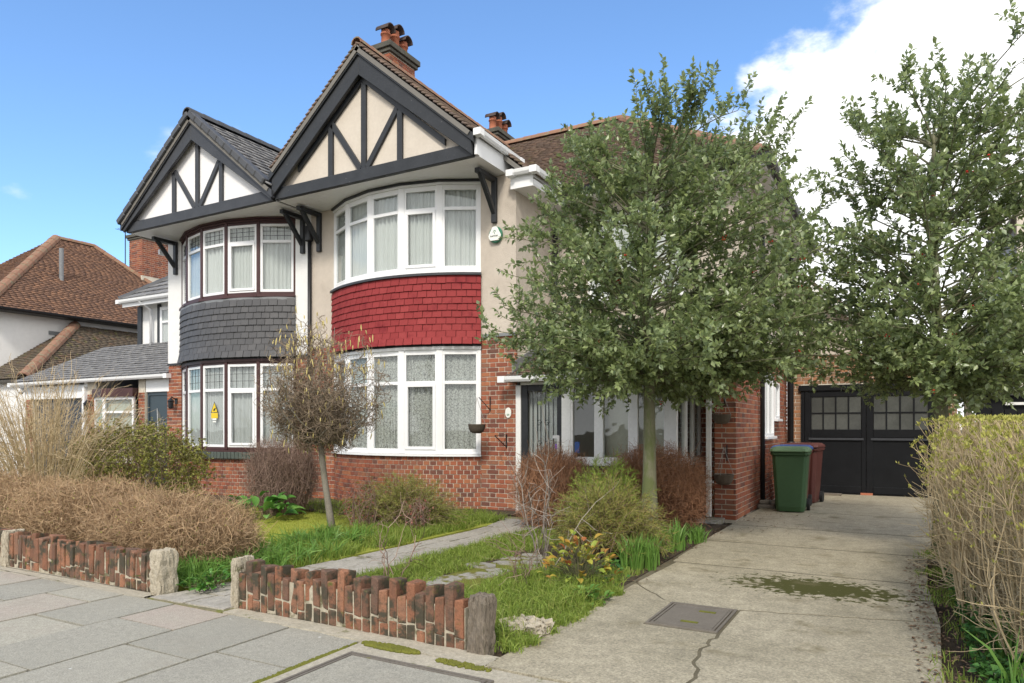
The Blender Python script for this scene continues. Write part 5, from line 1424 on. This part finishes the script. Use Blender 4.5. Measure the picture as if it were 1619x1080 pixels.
# ------------------------------------------------------------------ holly trees
def holly(label, base, prof, top, nb, trunk_r, lean, nber, seed, squash=.9):
    global rng
    rng = np.random.default_rng(seed); r = random.Random(seed)
    t = thing('holly_tree', label, 'tree', (base[0], base[1], 0))
    zs = np.array([p[0] for p in prof]); rs = np.array([p[1] for p in prof]); ox = np.array([p[2] for p in prof])
    tp = []; k = 12
    for i in range(k):
        f = i / (k - 1); tp.append((base[0] + lean[0] * f + .03 * math.sin(f * 7) * f, base[1] + lean[1] * f + .025 * math.cos(f * 6) * f, -.05 + (top + .05) * f))
    rad = [trunk_r * (1.35 if i == 0 else 1.08 if i == 1 else 1 - .86 * i / (k - 1)) for i in range(k)]
    MB().tube(tp, rad, 14).build('trunk', 'holly_bark', t, smooth=True)
    tpa = np.array(tp)
    def trunk_at(z): return np.array([np.interp(z, tpa[:, 2], tpa[:, 0]), np.interp(z, tpa[:, 2], tpa[:, 1]), z])
    Bs = []; Lp, Ld, Ln, Ll = [], [], [], []; Tw = []
    cdf = np.cumsum(rs ** 1.25 * np.gradient(zs)); cdf /= cdf[-1]
    for b in range(nb):
        z = float(np.interp(rng.random(), np.concatenate([[0], cdf]), np.concatenate([[zs[0]], zs]))) + rng.normal() * .08
        R_ = float(np.interp(z, zs, rs)); o_ = float(np.interp(z, zs, ox)); az = rng.random() * 6.2832
        q = R_ * min(1.08, .35 + .72 * rng.random() ** .55)
        c0 = trunk_at(z)
        e = np.array([c0[0] + o_ + q * math.cos(az), c0[1] + q * squash * math.sin(az), z])
        s = trunk_at(min(max(z - q * rng.uniform(.15, .75), zs[0] + .05), top - .25))
        mid = s * .5 + e * .5 + np.array([0, 0, rng.uniform(-.05, .18) * q]) + rng.normal(size=3) * .05
        tt = np.linspace(0, 1, 7)[:, None]
        bz = (1 - tt) ** 2 * s + 2 * tt * (1 - tt) * mid + tt ** 2 * e
        Bs.append(bz)
        out = unit(e - s)
        nt = int(5 + 9 * q / 1.5)
        for j in range(nt):
            f = rng.uniform(.30, 1) if j else 1.0
            p = np.array([np.interp(f, tt[:, 0], bz[:, m_]) for m_ in range(3)])
            upw = np.interp(z, [zs[0], zs[-1]], [-.05, .75])
            dv = unit(out * .65 + rng.normal(size=3) * .55 + np.array([0, 0, upw]))
            ln = rng.uniform(.18, .40) * (1.0 + .25 * (z > zs[-3]))
            K = 4; w = walk(p[None], dv[None], ln, K, .18, .06)[0]
            Tw.append(w)
            nl = int(ln / .0145)
            for m_ in range(nl):
                g = (m_ + .6) / nl; g = .08 + .92 * g
                pp = np.array([np.interp(g, np.linspace(0, 1, K), w[:, c]) for c in range(3)])
                rv = rng.normal(size=3); rad_ = unit(rv - dv * rv.dot(dv))
                ld = unit(dv * rng.uniform(.25, .7) + rad_)
                if m_ >= nl - 2: ld = unit(dv + rad_ * .4)
                Lp.append(pp); Ld.append(ld); Ln.append(unit(np.array([0, 0, 1.0]) + rng.normal(size=3) * .65 + dv * .3)); Ll.append(rng.uniform(.05, .085))
    Bs = np.array(Bs)
    strands('branches', 'holly_bark', t, Bs, np.linspace(.026, .008, 7)[None], 5)
    strands('twigs', 'twig_green', t, np.array(Tw), np.linspace(.008, .004, 4)[None], 3)
    Ll = np.array(Ll)
    c = leaf_cloud('crown', 'holly_leaf', t, np.array(Lp), np.array(Ld), np.array(Ln), Ll, Ll * .56, .18)
    m = MB(); Lp = np.array(Lp); low = np.where(Lp[:, 2] < zs[0] + .62 * (zs[-1] - zs[0]))[0]
    for i in range(nber):
        p = Lp[r.choice(low)]
        for j in range(r.randint(3, 6)):
            q = p + np.array([r.uniform(-.03, .03), r.uniform(-.03, .03), r.uniform(-.03, .01)])
            m.lathe([(.001, -.0085), (.0075, -.004), (.0075, .004), (.001, .0085)], q, 6)
    stuff(m.build('berries', 'berry', t, smooth=True))
    return len(Lp)
nl1 = holly('round-crowned holly tree with berries in front of the white porch', (-2.6, 8.0), [(1.88, 1.1, -.1), (2.05, 1.6, -.05), (2.35, 1.9, .0), (2.8, 2.0, .05), (3.4, 1.72, .25), (3.95, 1.56, .28), (4.35, 1.45, .26), (4.65, 1.3, .22), (4.92, .9, .15)], 4.55, 250, .095, (-.02, .05), 75, 5)
nl2 = holly('taller open holly tree standing between the drive and garage', (.42, 9.0), [(1.90, 1.0, 0), (2.2, 1.6, 0), (2.95, 1.6, 0), (3.8, 1.55, .05), (4.4, 1.3, .25), (4.9, 1.15, .4), (5.3, .7, .65)], 4.75, 205, .10, (-.12, 0), 60, 9)
rng = np.random.default_rng(77)

# ------------------------------------------------------------------ contorted hazel with catkins
def hazel():
    b = np.array([-6.62, 6.96, 0.0]); r = random.Random(3)
    t = thing('hazel_tree', 'small twisted hazel with pale yellow catkins in the lawn bed', 'tree', tuple(b))
    tp = [(b[0] + .02, b[1], -.04), (b[0] - .03, b[1], .2), (b[0] - .08, b[1], .45), (b[0] - .14, b[1] + .01, .7), (b[0] - .17, b[1], .95), (b[0] - .19, b[1], 1.15), (b[0] - .2, b[1], 1.4)]
    MB().tube(tp, [.06, .048, .043, .04, .042, .036, .02], 10).build('trunk', 'hazel_bark', t, smooth=True)
    c = np.array([b[0] - .16, b[1], 2.02]); st = np.array([b[0] - .18, b[1], 1.1])
    n = 60
    d = rvec(n); d[:, 2] = np.abs(d[:, 2]) * .9 + .1; d = unit(d)
    p0 = st + rng.normal(size=(n, 3)) * .03
    P1 = walk(p0, d, rng.uniform(.9, 1.9, n), 14, .34, .12); q_ = np.linalg.norm((P1 - c) / np.array([.8, .74, .9]), axis=-1, keepdims=True); P1 = c + (P1 - c) / np.maximum(1, q_ / (.88 + .1 * rng.random((n, 1, 1))))
    strands('limbs', 'hazel_bark', t, P1, np.linspace(.022, .007, 14)[None], 5)
    # second order
    src = P1[:, 3:].reshape(-1, 3); idx = rng.integers(0, len(src), 900)
    dv = unit((src[idx] - c) * 1.2 + rng.normal(size=(900, 3)) * .6)
    P2 = walk(src[idx], dv, rng.uniform(.3, .7, 900), 10, .5, .02)
    src2 = P2[:, 3:].reshape(-1, 3); idx = rng.integers(0, len(src2), 6500)
    dv = unit((src2[idx] - c) + rng.normal(size=(6500, 3)) * .8)
    P3 = walk(src2[idx], dv, rng.uniform(.1, .32, 6500), 7, .55, .03)
    def inside(P):
        q = (P - c) / np.array([.86, .80, .94]); m_ = (q ** 2).sum(-1).max(1) < 1.25
        return P[m_]
    P2, P3 = inside(P2), inside(P3)
    strands('branches', 'hazel_twig', t, P2, np.linspace(.010, .006, 10)[None], 4)
    ribbons('twigs', 'hazel_twig', t, P3, np.linspace(.006, .004, 7)[None])
    tips = P3[:, -1]; w = .12 + .88 * (tips[:, 2] > c[2] + .1); sel = rng.choice(len(tips), 420, replace=False, p=w / w.sum())
    tp_ = tips[sel]
    P4 = walk(tp_, np.tile([0, 0, -1.0], (420, 1)) + rng.normal(size=(420, 3)) * .12, rng.uniform(.045, .10, 420), 4, .05)
    strands('catkins', 'catkin', t, P4, np.array([[.009, .016, .016, .008]]), 5)
hazel()

# ------------------------------------------------------------------ shrubs
def vol_points(n, c, r, shell=.6, power=2.6, zmin=.02):
    """points in a rounded block, thicker near its skin"""
    q = rng.uniform(-1, 1, (n * 3, 3)); k = (np.abs(q) ** power).sum(1)
    q = q[k < 1][:n]; k = (np.abs(q) ** power).sum(1, keepdims=True) ** (1 / power)
    f = np.maximum(k, rng.random((len(q), 1)) ** .5 * shell + (1 - shell) * k) / np.maximum(k, .05)
    p = c + q * np.minimum(f, 1 / np.maximum(k, .05)) * r
    p[:, 2] = np.maximum(p[:, 2], zmin)
    return p
def stems_up(n, c, base_r, top_c, top_r, k, wig, w0=.012, jit=.0):
    a = rng.random(n) * 6.283; q = np.sqrt(rng.random(n))
    p0 = np.stack([c[0] + base_r[0] * q * np.cos(a), c[1] + base_r[1] * q * np.sin(a), np.zeros(n) - .02], 1)
    a2 = a + rng.normal(size=n) * .35; q2 = np.clip(q + rng.normal(size=n) * .15, 0, 1.05)
    p1 = np.stack([top_c[0] + top_r[0] * q2 * np.cos(a2), top_c[1] + top_r[1] * q2 * np.sin(a2), top_c[2] * rng.uniform(.8, 1.04, n) * (1 - .12 * q2 ** 3)], 1)
    t = np.linspace(0, 1, k)[None, :, None]
    P = p0[:, None] * (1 - t) + p1[:, None] * t
    P[..., :2] += (np.sin(t * 3.14) * rng.normal(size=(n, 1, 3)) * wig)[..., :2] + np.cumsum(rng.normal(size=(n, k, 2)) * wig * .22, 1) * (t > 0)[..., :1]
    return P
def twiggy(label, cat, c, r, n, material, stems=60, length=(.08, .26), w=.004, leafm=None, nleaf=0, leaf=(.02, .03), wig=.55, up=.03, stemm=None, shell=.7, power=2.6, name='shrub', spread=.4):
    c = np.array(c, float); r = np.array(r, float)
    t = thing(name, label, cat, (c[0], c[1], 0))
    cc = c + np.array([0, 0, r[2]])
    if stems:
        S = stems_up(stems, c, r[:2] * .55, (c[0], c[1], r[2] * 1.85), r[:2] * .9, 7, .05)
        strands('stems', stemm or material, t, S, np.linspace(.013, .006, 7)[None], 4)
    p = vol_points(n, cc, r, shell, power) + rng.normal(size=(1, 3)) * 0
    lump = np.sin(p[:, :1] * 9 + 1.3 * np.sin(p[:, 1:2] * 7)) * np.cos(p[:, 1:2] * 8 + p[:, :1] * 4); p[:, 2:] = np.maximum(.01, p[:, 2:] * (1 + .10 * lump)); p += rng.normal(size=p.shape) * .018
    d = unit((p - cc + np.array([0, 0, r[2] * .6])) / r * spread + rng.normal(size=p.shape) * .8)
    ln = rng.uniform(*length, len(p))
    P = walk(p - d * ln[:, None] * .5, d, ln, 5, wig, up)
    P[..., 2] = np.maximum(P[..., 2], .005)
    ribbons('twigs', material, t, P, taper(w * rng.uniform(.7, 1.3, len(p)), 5, .6))
    ns = max(12, n // 90)                       # stragglers that stand clear of the mass
    sp = vol_points(ns, cc, r, .95, power); sd_ = unit((sp - c) / r * .6 + rng.normal(size=sp.shape) * .5 + np.array([0, 0, .5]))
    strands('straggling_shoots', stemm or material, t, walk(sp - sd_ * .12, sd_, rng.uniform(.2, .48, len(sp)), 6, .22, .05), np.linspace(.008, .004, 6)[None], 3)
    if nleaf:
        idx = rng.integers(0, len(p), nleaf); q = P[idx, rng.integers(1, 5, nleaf)]
        leaf_cloud('leaves', leafm, t, q, rvec(nleaf) + np.array([0, 0, .4]), rvec(nleaf) + np.array([0, 0, 1.0]), rng.uniform(*leaf, nleaf), rng.uniform(leaf[0] * .55, leaf[1] * .6, nleaf))
    return t
# long brown hedge behind the front wall, in its separate bushes
twiggy('dense brown leafless hedge bush behind the mossy wall at the gate gap', 'hedge', (-6.35, 4.45, 0), (.98, .60, .34), 24000, 'brown_twig', 90, nleaf=2600, leafm='yellow_leaf', leaf=(.012, .025), power=2.3, name='hedge')
twiggy('broad brown leafless hedge bush between the gate bush and straw shrub', 'hedge', (-7.95, 4.55, 0), (1.05, .66, .38), 22000, 'brown_twig', 90, nleaf=3000, leafm='yellow_leaf', leaf=(.012, .025), power=2.3, name='hedge')
twiggy('brown leafless hedge bush at the foot of the straw shrub', 'hedge', (-9.75, 4.65, 0), (1.05, .68, .38), 16000, 'brown_twig', 70, nleaf=2200, leafm='yellow_leaf', leaf=(.012, .025), power=2.3, name='hedge')
# straw-coloured tall shrub
def arching(label, c, n, h, r, material, nleaf=0, leafm=None, k=9, w=.012, name='shrub', side=6, sl_=(.15, .4), base=.25, droop=.5):
    t = thing(name, label, 'shrub', (c[0], c[1], 0))
    a = rng.random(n) * 6.283; q = rng.random(n) ** .6
    p0 = np.stack([c[0] + base * q * np.cos(a), c[1] + base * q * np.sin(a), np.zeros(n) - .02], 1)
    tt = np.linspace(0, 1, k)[None]
    H = h * rng.uniform(.7, 1.05, n) * (1 - .25 * q ** 2)
    X = p0[:, :1] + (r * q * np.cos(a))[:, None] * tt ** 1.5; Y = p0[:, 1:2] + (r * q * np.sin(a))[:, None] * tt ** 1.5
    Z = H[:, None] * (tt - droop * .3 * q[:, None] * tt ** 3)
    P = np.stack([X, Y, Z], 2); P += np.cumsum(rng.normal(size=P.shape) * .02, 1)
    strands('stems', material, t, P, np.linspace(w, w * .4, k)[None], 4)
    src = P[:, 3:].reshape(-1, 3); m_ = n * side; idx = rng.integers(0, len(src), m_)
    d = unit((src[idx] - np.array([c[0], c[1], h * .35])) + rng.normal(size=(m_, 3)) * .5)
    P2 = walk(src[idx], d, rng.uniform(*sl_, m_), 5, .25, .08)
    ribbons('twigs', material, t, P2, taper(rng.uniform(.004, .007, m_), 5, .6))
    if nleaf:
        q = P2[rng.integers(0, m_, nleaf), rng.integers(1, 5, nleaf)]
        leaf_cloud('leaves', leafm, t, q, rvec(nleaf) + np.array([0, 0, .5]), rvec(nleaf) + np.array([0, 0, 1.0]), rng.uniform(.018, .035, nleaf), rng.uniform(.01, .018, nleaf))
    return t
arching('tall straw-coloured bare shrub with arching stems by the front wall', (-11.5, 5.9), 300, 2.25, 1.15, 'straw_twig', side=14, base=.6, w=.016)
twiggy('evergreen shrub with yellow-tipped leaves before the roller shutter', 'shrub', (-10.75, 6.9, 0), (1.4, .8, .70), 3200, 'dark_twig', 80, nleaf=26000, leafm='yellow_leaf', leaf=(.028, .052), power=2.4)
twiggy('rounded dark brown upright shrub below the grey bay', 'shrub', (-8.62, 7.95, 0), (.62, .5, .58), 5200, 'dark_twig', 330, length=(.18, .45), wig=.15, up=.35, power=2.2)
twiggy('clipped brown twiggy bush beside the black porch door', 'shrub', (-4.12, 8.55, 0), (.50, .45, .50), 11000, 'red_twig', 130, length=(.1, .3), wig=.2, up=.4, power=3)
twiggy('reddish-brown twiggy bush behind the round holly trunk', 'shrub', (-2.88, 9.12, 0), (.68, .45, .54), 15000, 'red_twig', 110, nleaf=900, leafm='red_leaf', leaf=(.012, .025), power=3)
def feathery(label, c, r, n, material, leafm2=None, name='shrub', w=.004):
    """conifer-like sprays: arching shoots set with fine needles"""
    c = np.array([c[0], c[1], 0.0]); r = np.array(r)
    t = thing(name, label, 'shrub', (c[0], c[1], 0))
    d = rvec(n); d[:, 2] = np.abs(d[:, 2]) * .8 + .12; d = unit(d)
    p0 = c + rng.normal(size=(n, 3)) * np.array([.22, .22, 0]) * r[0] + np.array([0, 0, .03])
    e = c + d * r * rng.uniform(.55, 1.05, (n, 1))
    k = 9; tt = np.linspace(0, 1, k)[None, :, None]
    P = p0[:, None] * (1 - tt) + e[:, None] * tt; P[..., 2] += (np.sin(tt * 3.14) * r[2] * .16)[..., 0]
    P += np.cumsum(rng.normal(size=P.shape) * .006, 1)
    strands('shoots', 'dark_twig', t, P, np.linspace(.007, .003, k)[None], 3)
    m_ = n * 34
    src = P[:, 3:]; i = rng.integers(0, n, m_); j = rng.integers(0, k - 4, m_); f = rng.random((m_, 1))
    pp = src[i, j] * (1 - f) + src[i, j + 1] * f; sd = unit(src[i, j + 1] - src[i, j])
    nd = unit(sd * .8 + rvec(m_) * .8 + np.array([0, 0, .15]))
    Q = walk(pp, nd, rng.uniform(.03, .085, m_), 3, .15)
    ribbons('needles', material, t, Q, taper(rng.uniform(w, w * 1.7, m_), 3, .4))
    return t
feathery('low feathery olive-green conifer under the white bay window', (-6.05, 7.75), (1.05, .65, .78), 620, 'conifer')
feathery('mounded green-brown conifer at the foot of the round holly', (-2.70, 6.95), (.72, .65, .92), 800, 'conifer')
feathery('bright yellow-green conifer below the porch window', (-3.2, 8.1), (.6, .45, 1.08), 620, 'conifer_bright')
def small_red(label, c, h, r, n):
    t = twiggy(label, 'shrub', (c[0], c[1], 0), (r, r, h / 2), 160, 'dark_twig', 14, nleaf=n, leafm='red_leaf', leaf=(.025, .05), length=(.1, .25)); return t
small_red('leggy dark red leaved shrub between hazel trunk and bay plinth', (-6.28, 7.15), .70, .22, 220)
small_red('small crimson leaved shrub at the edge of the path', (-5.5, 7.35), .45, .16, 170)
# thin bare shrubs
def bare(label, c, n, h, r, material, w=.011, side=5, name='shrub'):
    return arching(label, c, n, h, r, material, side=side, base=.09, w=w, sl_=(.12, .4), droop=.15, name=name)
bare('bare whitish-stemmed shrub leaning before the porch', (-2.98, 6.05), 9, 1.25, .6, 'pale_twig', .013, 14)
bare('bare spindly rose at the edge of the front path', (-4.02, 4.95), 5, .62, .16, 'dark_twig', .012, 5)
bare('short bare twig clump in grass behind the upright brick wall', (-2.85, 5.35), 7, .55, .35, 'dark_twig', .010, 4)
# broad-leaved plants: each leaf its own piece
def leaf_mesh(material, L_=1.0, W_=.6, cup=.12, lobes=False):
    key = ('leaf', material)
    if key in _blocks: return _blocks[key]
    vs, fs = [], []
    ts = [0, .15, .35, .6, .82, 1]; ws = [.04, .55, .95, 1.0, .62, .02]
    for t_, w_ in zip(ts, ws):
        z = .18 * math.sin(t_ * 2.6) ; hw = W_ / 2 * w_
        vs += [(-hw, t_, z + cup * w_), (0, t_, z), (hw, t_, z + cup * w_)]
    for i in range(5):
        a = i * 3
        fs += [(a, a + 1, a + 4, a + 3), (a + 1, a + 2, a + 5, a + 4)]
    me = bpy.data.meshes.new('leaf'); me.from_pydata(vs, [], fs); me.materials.append(MATS[material])
    for p in me.polygons: p.use_smooth = True
    _blocks[key] = me; return me
def leafy(label, c, n, r, h, size, material, name, cat, seed):
    rr = random.Random(seed); t = thing(name, label, cat, (c[0], c[1], 0)); me = leaf_mesh(material)
    m = MB()
    for i in range(n):
        a = rr.random() * 6.283; q = rr.random() ** .6; z = h * (1 - .75 * q * q) * rr.uniform(.5, 1)
        p = (c[0] + r * q * math.cos(a), c[1] + r * q * math.sin(a), z)
        m.tube([(c[0] + r * .2 * q * math.cos(a), c[1] + r * .2 * q * math.sin(a), 0), (p[0] * .6 + c[0] * .4, p[1] * .6 + c[1] * .4, z * .8), p], .0025, 4)
        o = bpy.data.objects.new('leaf', me); s_ = size * rr.uniform(.65, 1.15); o.scale = (s_, s_, s_)
        o.rotation_euler = (rr.uniform(-.3, .75), rr.uniform(-.35, .35), a - 1.57 + rr.uniform(-.6, .6)); finish(o, t, p)
    stuff(m.build('stalks', 'twig_green', t))
leafy('low plant with big round glossy green leaves by the lawn', (-8.35, 7.25), 46, .5, .36, .23, 'broad_leaf', 'bergenia', 'plant', 1)
leafy('bushy plant with yellow, green and orange leaves beside the drive', (-2.45, 5.62), 130, .33, .48, .088, 'autumn_leaf', 'leafy_plant', 'plant', 2)
leafy('small pale green leafy weed at the corner of the drive edge', (-2.18, 5.15), 50, .17, .10, .07, 'bulb_leaf', 'weed', 'plant', 3)
leafy('clump of rounded green leaves by the gate gap pier', (-5.12, 3.95), 60, .22, .15, .075, 'broad_leaf', 'weed', 'plant', 4)

# privet hedge along the right of the drive: one bush after another
def privet(label, c, r, h, n, seed, buds=1.0):
    global rng
    rng = np.random.default_rng(seed)
    t = thing('privet_hedge', label, 'hedge', (c[0], c[1], 0), 'hedge bushes along the drive')
    S = stems_up(n, c, (r[0] * .8, r[1] * .95), (c[0], c[1], h), (r[0], r[1]), 9, .05)
    strands('stems', 'privet_stem', t, S, (np.linspace(1, .4, 9)[None] * rng.uniform(.008, .024, (n, 1))), 5)
    src = S[:, 2:].reshape(-1, 3); m_ = n * 15; idx = rng.integers(0, len(src), m_)
    d = unit((src[idx] - np.array([c[0], c[1], h * .25])) * np.array([.8, .6, 1.2]) + rng.normal(size=(m_, 3)) * .35)
    P2 = walk(src[idx], d, rng.uniform(.1, .32, m_), 5, .2, .12)
    lim = h * 1.06
    P2[..., 2] = np.minimum(P2[..., 2], lim)
    strands('twigs', 'privet_stem', t, P2, taper(rng.uniform(.004, .0075, m_), 5, .6), 3)
    tips = P2[:, -1]; f = np.clip((tips[:, 2] / h - .45) / .5, .06, 1) ** 1.6
    k = int(m_ * 1.0 * buds); sel = rng.choice(m_, k, p=f / f.sum())
    tips = np.repeat(tips[sel], 3, 0) + rng.normal(size=(k * 3, 3)) * .006
    leaf_cloud('buds', 'bud_leaf', t, tips, rvec(len(tips)) * .7 + np.array([0, 0, .9]), rvec(len(tips)), rng.uniform(.018, .034, len(tips)), rng.uniform(.009, .015, len(tips)))
privet('budding privet bush of the drive hedge nearest the garage', (.74, 7.6), (.5, .85), 1.36, 200, 1)
privet('middle budding privet bush of the bare-stemmed drive hedge', (.76, 6.1), (.52, .85), 1.36, 200, 2)
privet('budding privet bush at the street end of the drive hedge', (.98, 4.75), (.55, .85), 1.34, 210, 3)
privet('back row privet bush of the hedge behind the bare stems', (1.85, 7.2), (.6, 1.6), 1.38, 170, 4)
rng = np.random.default_rng(5)

# ------------------------------------------------------------------ grass
def blades(name, pts, h, w, material, lean=.5, k=4, clump=None, kind='stuff'):
    n = len(pts); a = rng.random(n) * 6.283; H = rng.uniform(h[0], h[1], n); l = rng.uniform(0, lean, n) * H
    t = np.linspace(0, 1, k)[None]
    X = pts[:, :1] + (l * np.cos(a))[:, None] * t ** 2; Y = pts[:, 1:2] + (l * np.sin(a))[:, None] * t ** 2; Z = H[:, None] * t - (l * .35)[:, None] * t ** 3
    P = np.stack([X, Y, Z], 2)
    W = rng.uniform(w[0], w[1], n)[:, None] * np.array([1, .9, .65, .08])[None] if k == 4 else w[1]
    return P, W
def field(n, x0, x1, y0, y1, clumps=0, cr=.06, excl=None):
    if clumps:
        c = np.stack([rng.uniform(x0, x1, clumps), rng.uniform(y0, y1, clumps)], 1); p = c[rng.integers(0, clumps, n)] + rng.normal(size=(n, 2)) * cr
    else:
        p = np.stack([rng.uniform(x0, x1, n), rng.uniform(y0, y1, n)], 1)
    if excl: p = p[~excl(p)]
    return p
def grass(name, label, specs, material):
    Ps, Ws = [], []
    for pts, h, w, lean in specs:
        P, W = blades(name, pts, h, w, material, lean); Ps.append(P); Ws.append(W)
    o = ribbons(name, material, None, np.concatenate(Ps), np.concatenate(Ws)); tag(o, label, 'grass'); return o
onpath = lambda p: (p[:, 0] > -5.12 + .04 * np.sin(p[:, 1] * 5)) & (p[:, 0] < -4.40 + .05 * np.sin(p[:, 1] * 4))
onstep = lambda p: (p[:, 0] > -3.66 + .06 * np.sin(p[:, 1] * 9)) & (p[:, 0] < -3.14) & (p[:, 1] > 4.7) & (p[:, 1] < 6.8)
onboth = lambda p: onpath(p) | onstep(p) | (p[:, 0] > -2.12 + .04 * np.sin(p[:, 1] * 7))
grass('lawn_grass', 'short mossy yellow-green lawn grass left of the path', [(field(42000, -9.6, -5.6, 4.9, 8.4), (.015, .035), (.005, .009), .8)], 'lawn_grass')
grass('long_grass', 'long bright green grass tufts edging path and drive', [
    (field(9000, -6.4, -5.1, 4.3, 8.0, 150, .07, onpath), (.07, .2), (.005, .010), .9),
    (field(9000, -5.9, -5.05, 5.0, 9.0, 120, .06, onpath), (.05, .14), (.005, .009), .9),
    (field(14000, -4.45, -3.55, 3.85, 8.3, 260, .06, onboth), (.035, .10), (.004, .008), .9),
    (field(9000, -4.3, -3.65, 3.8, 7.6, 0, 0, onboth), (.02, .06), (.004, .007), .9),
    (field(9000, -3.2, -2.12, 3.80, 5.7, 170, .06, onboth), (.06, .17), (.005, .009), 1.0),
    (field(7000, -3.15, -2.12, 3.78, 6.4, 0, 0, onboth), (.03, .09), (.004, .008), .9),
    (field(3000, -2.16, -2.02, 3.75, 5.6, 60, .025), (.03, .09), (.004, .008), 1.0),
    (field(3500, -6.6, -5.2, 8.0, 9.3, 60, .07), (.05, .16), (.005, .010), .9),
    (field(4500, -9.2, -5.3, 8.2, 9.35, 120, .07), (.05, .16), (.005, .010), .9),
    (field(2500, .22, .6, 2.9, 9, 110, .06), (.03, .10), (.004, .008), .9)], 'grass')
grass('bulb_leaves', 'broad strap leaves of spring bulbs in clumps along beds', [
    (field(900, -5.75, -5.15, 3.85, 4.9, 38, .05), (.14, .32), (.010, .018), 1.2),
    (field(700, -6.2, -5.2, 5.0, 6.6, 26, .06), (.16, .30), (.010, .018), 1.1),
    (field(420, -2.42, -2.12, 6.4, 8.0, 16, .03), (.2, .40), (.012, .020), .5),
    (field(160, -2.3, -2.1, 8.0, 8.7, 8, .03), (.12, .25), (.010, .016), .7),
    (field(110, .32, .7, 3.4, 5.2, 9, .03), (.2, .42), (.012, .020), .5)], 'bulb_leaf')
# ivy floor under the hedge
n = 4600
p = np.concatenate([np.stack([.36 + np.abs(rng.normal(size=n)) * .36, rng.uniform(3.0, 8.8, n), rng.uniform(.01, .14, n)], 1), np.stack([-2.6 + np.abs(rng.normal(size=500)) * .18, rng.uniform(5.5, 7.8, 500), rng.uniform(.01, .08, 500)], 1)])
o = leaf_cloud('ivy', 'ivy_leaf', None, p, rvec(len(p)) * np.array([1, 1, .3]), rvec(len(p)) * .5 + np.array([0, 0, 1.0]), rng.uniform(.03, .06, len(p)), rng.uniform(.025, .05, len(p)))
tag(o, 'dark green ivy spreading on the soil under the privet hedge', 'ivy')
n = 900                                                                      # leaf litter
p = np.concatenate([np.stack([rng.uniform(.05, .5, n), rng.uniform(3.3, 8.5, n), np.full(n, .014)], 1), np.stack([rng.uniform(-2.35, -2.02, 250), rng.uniform(5.2, 9.5, 250), np.full(250, .014)], 1), np.stack([rng.uniform(-2.1, -1.2, 60), rng.uniform(9.3, 12, 60), np.full(60, .016)], 1)])
o = leaf_cloud('leaf_litter', 'dead_leaf', None, p, rvec(len(p)) * np.array([1, 1, .1]), np.array([0, 0, 1.0]) + rvec(len(p)) * .3, rng.uniform(.015, .05, len(p)), rng.uniform(.01, .025, len(p)))
tag(o, 'scattered dead leaves and twigs along the edges of the drive', 'leaves')
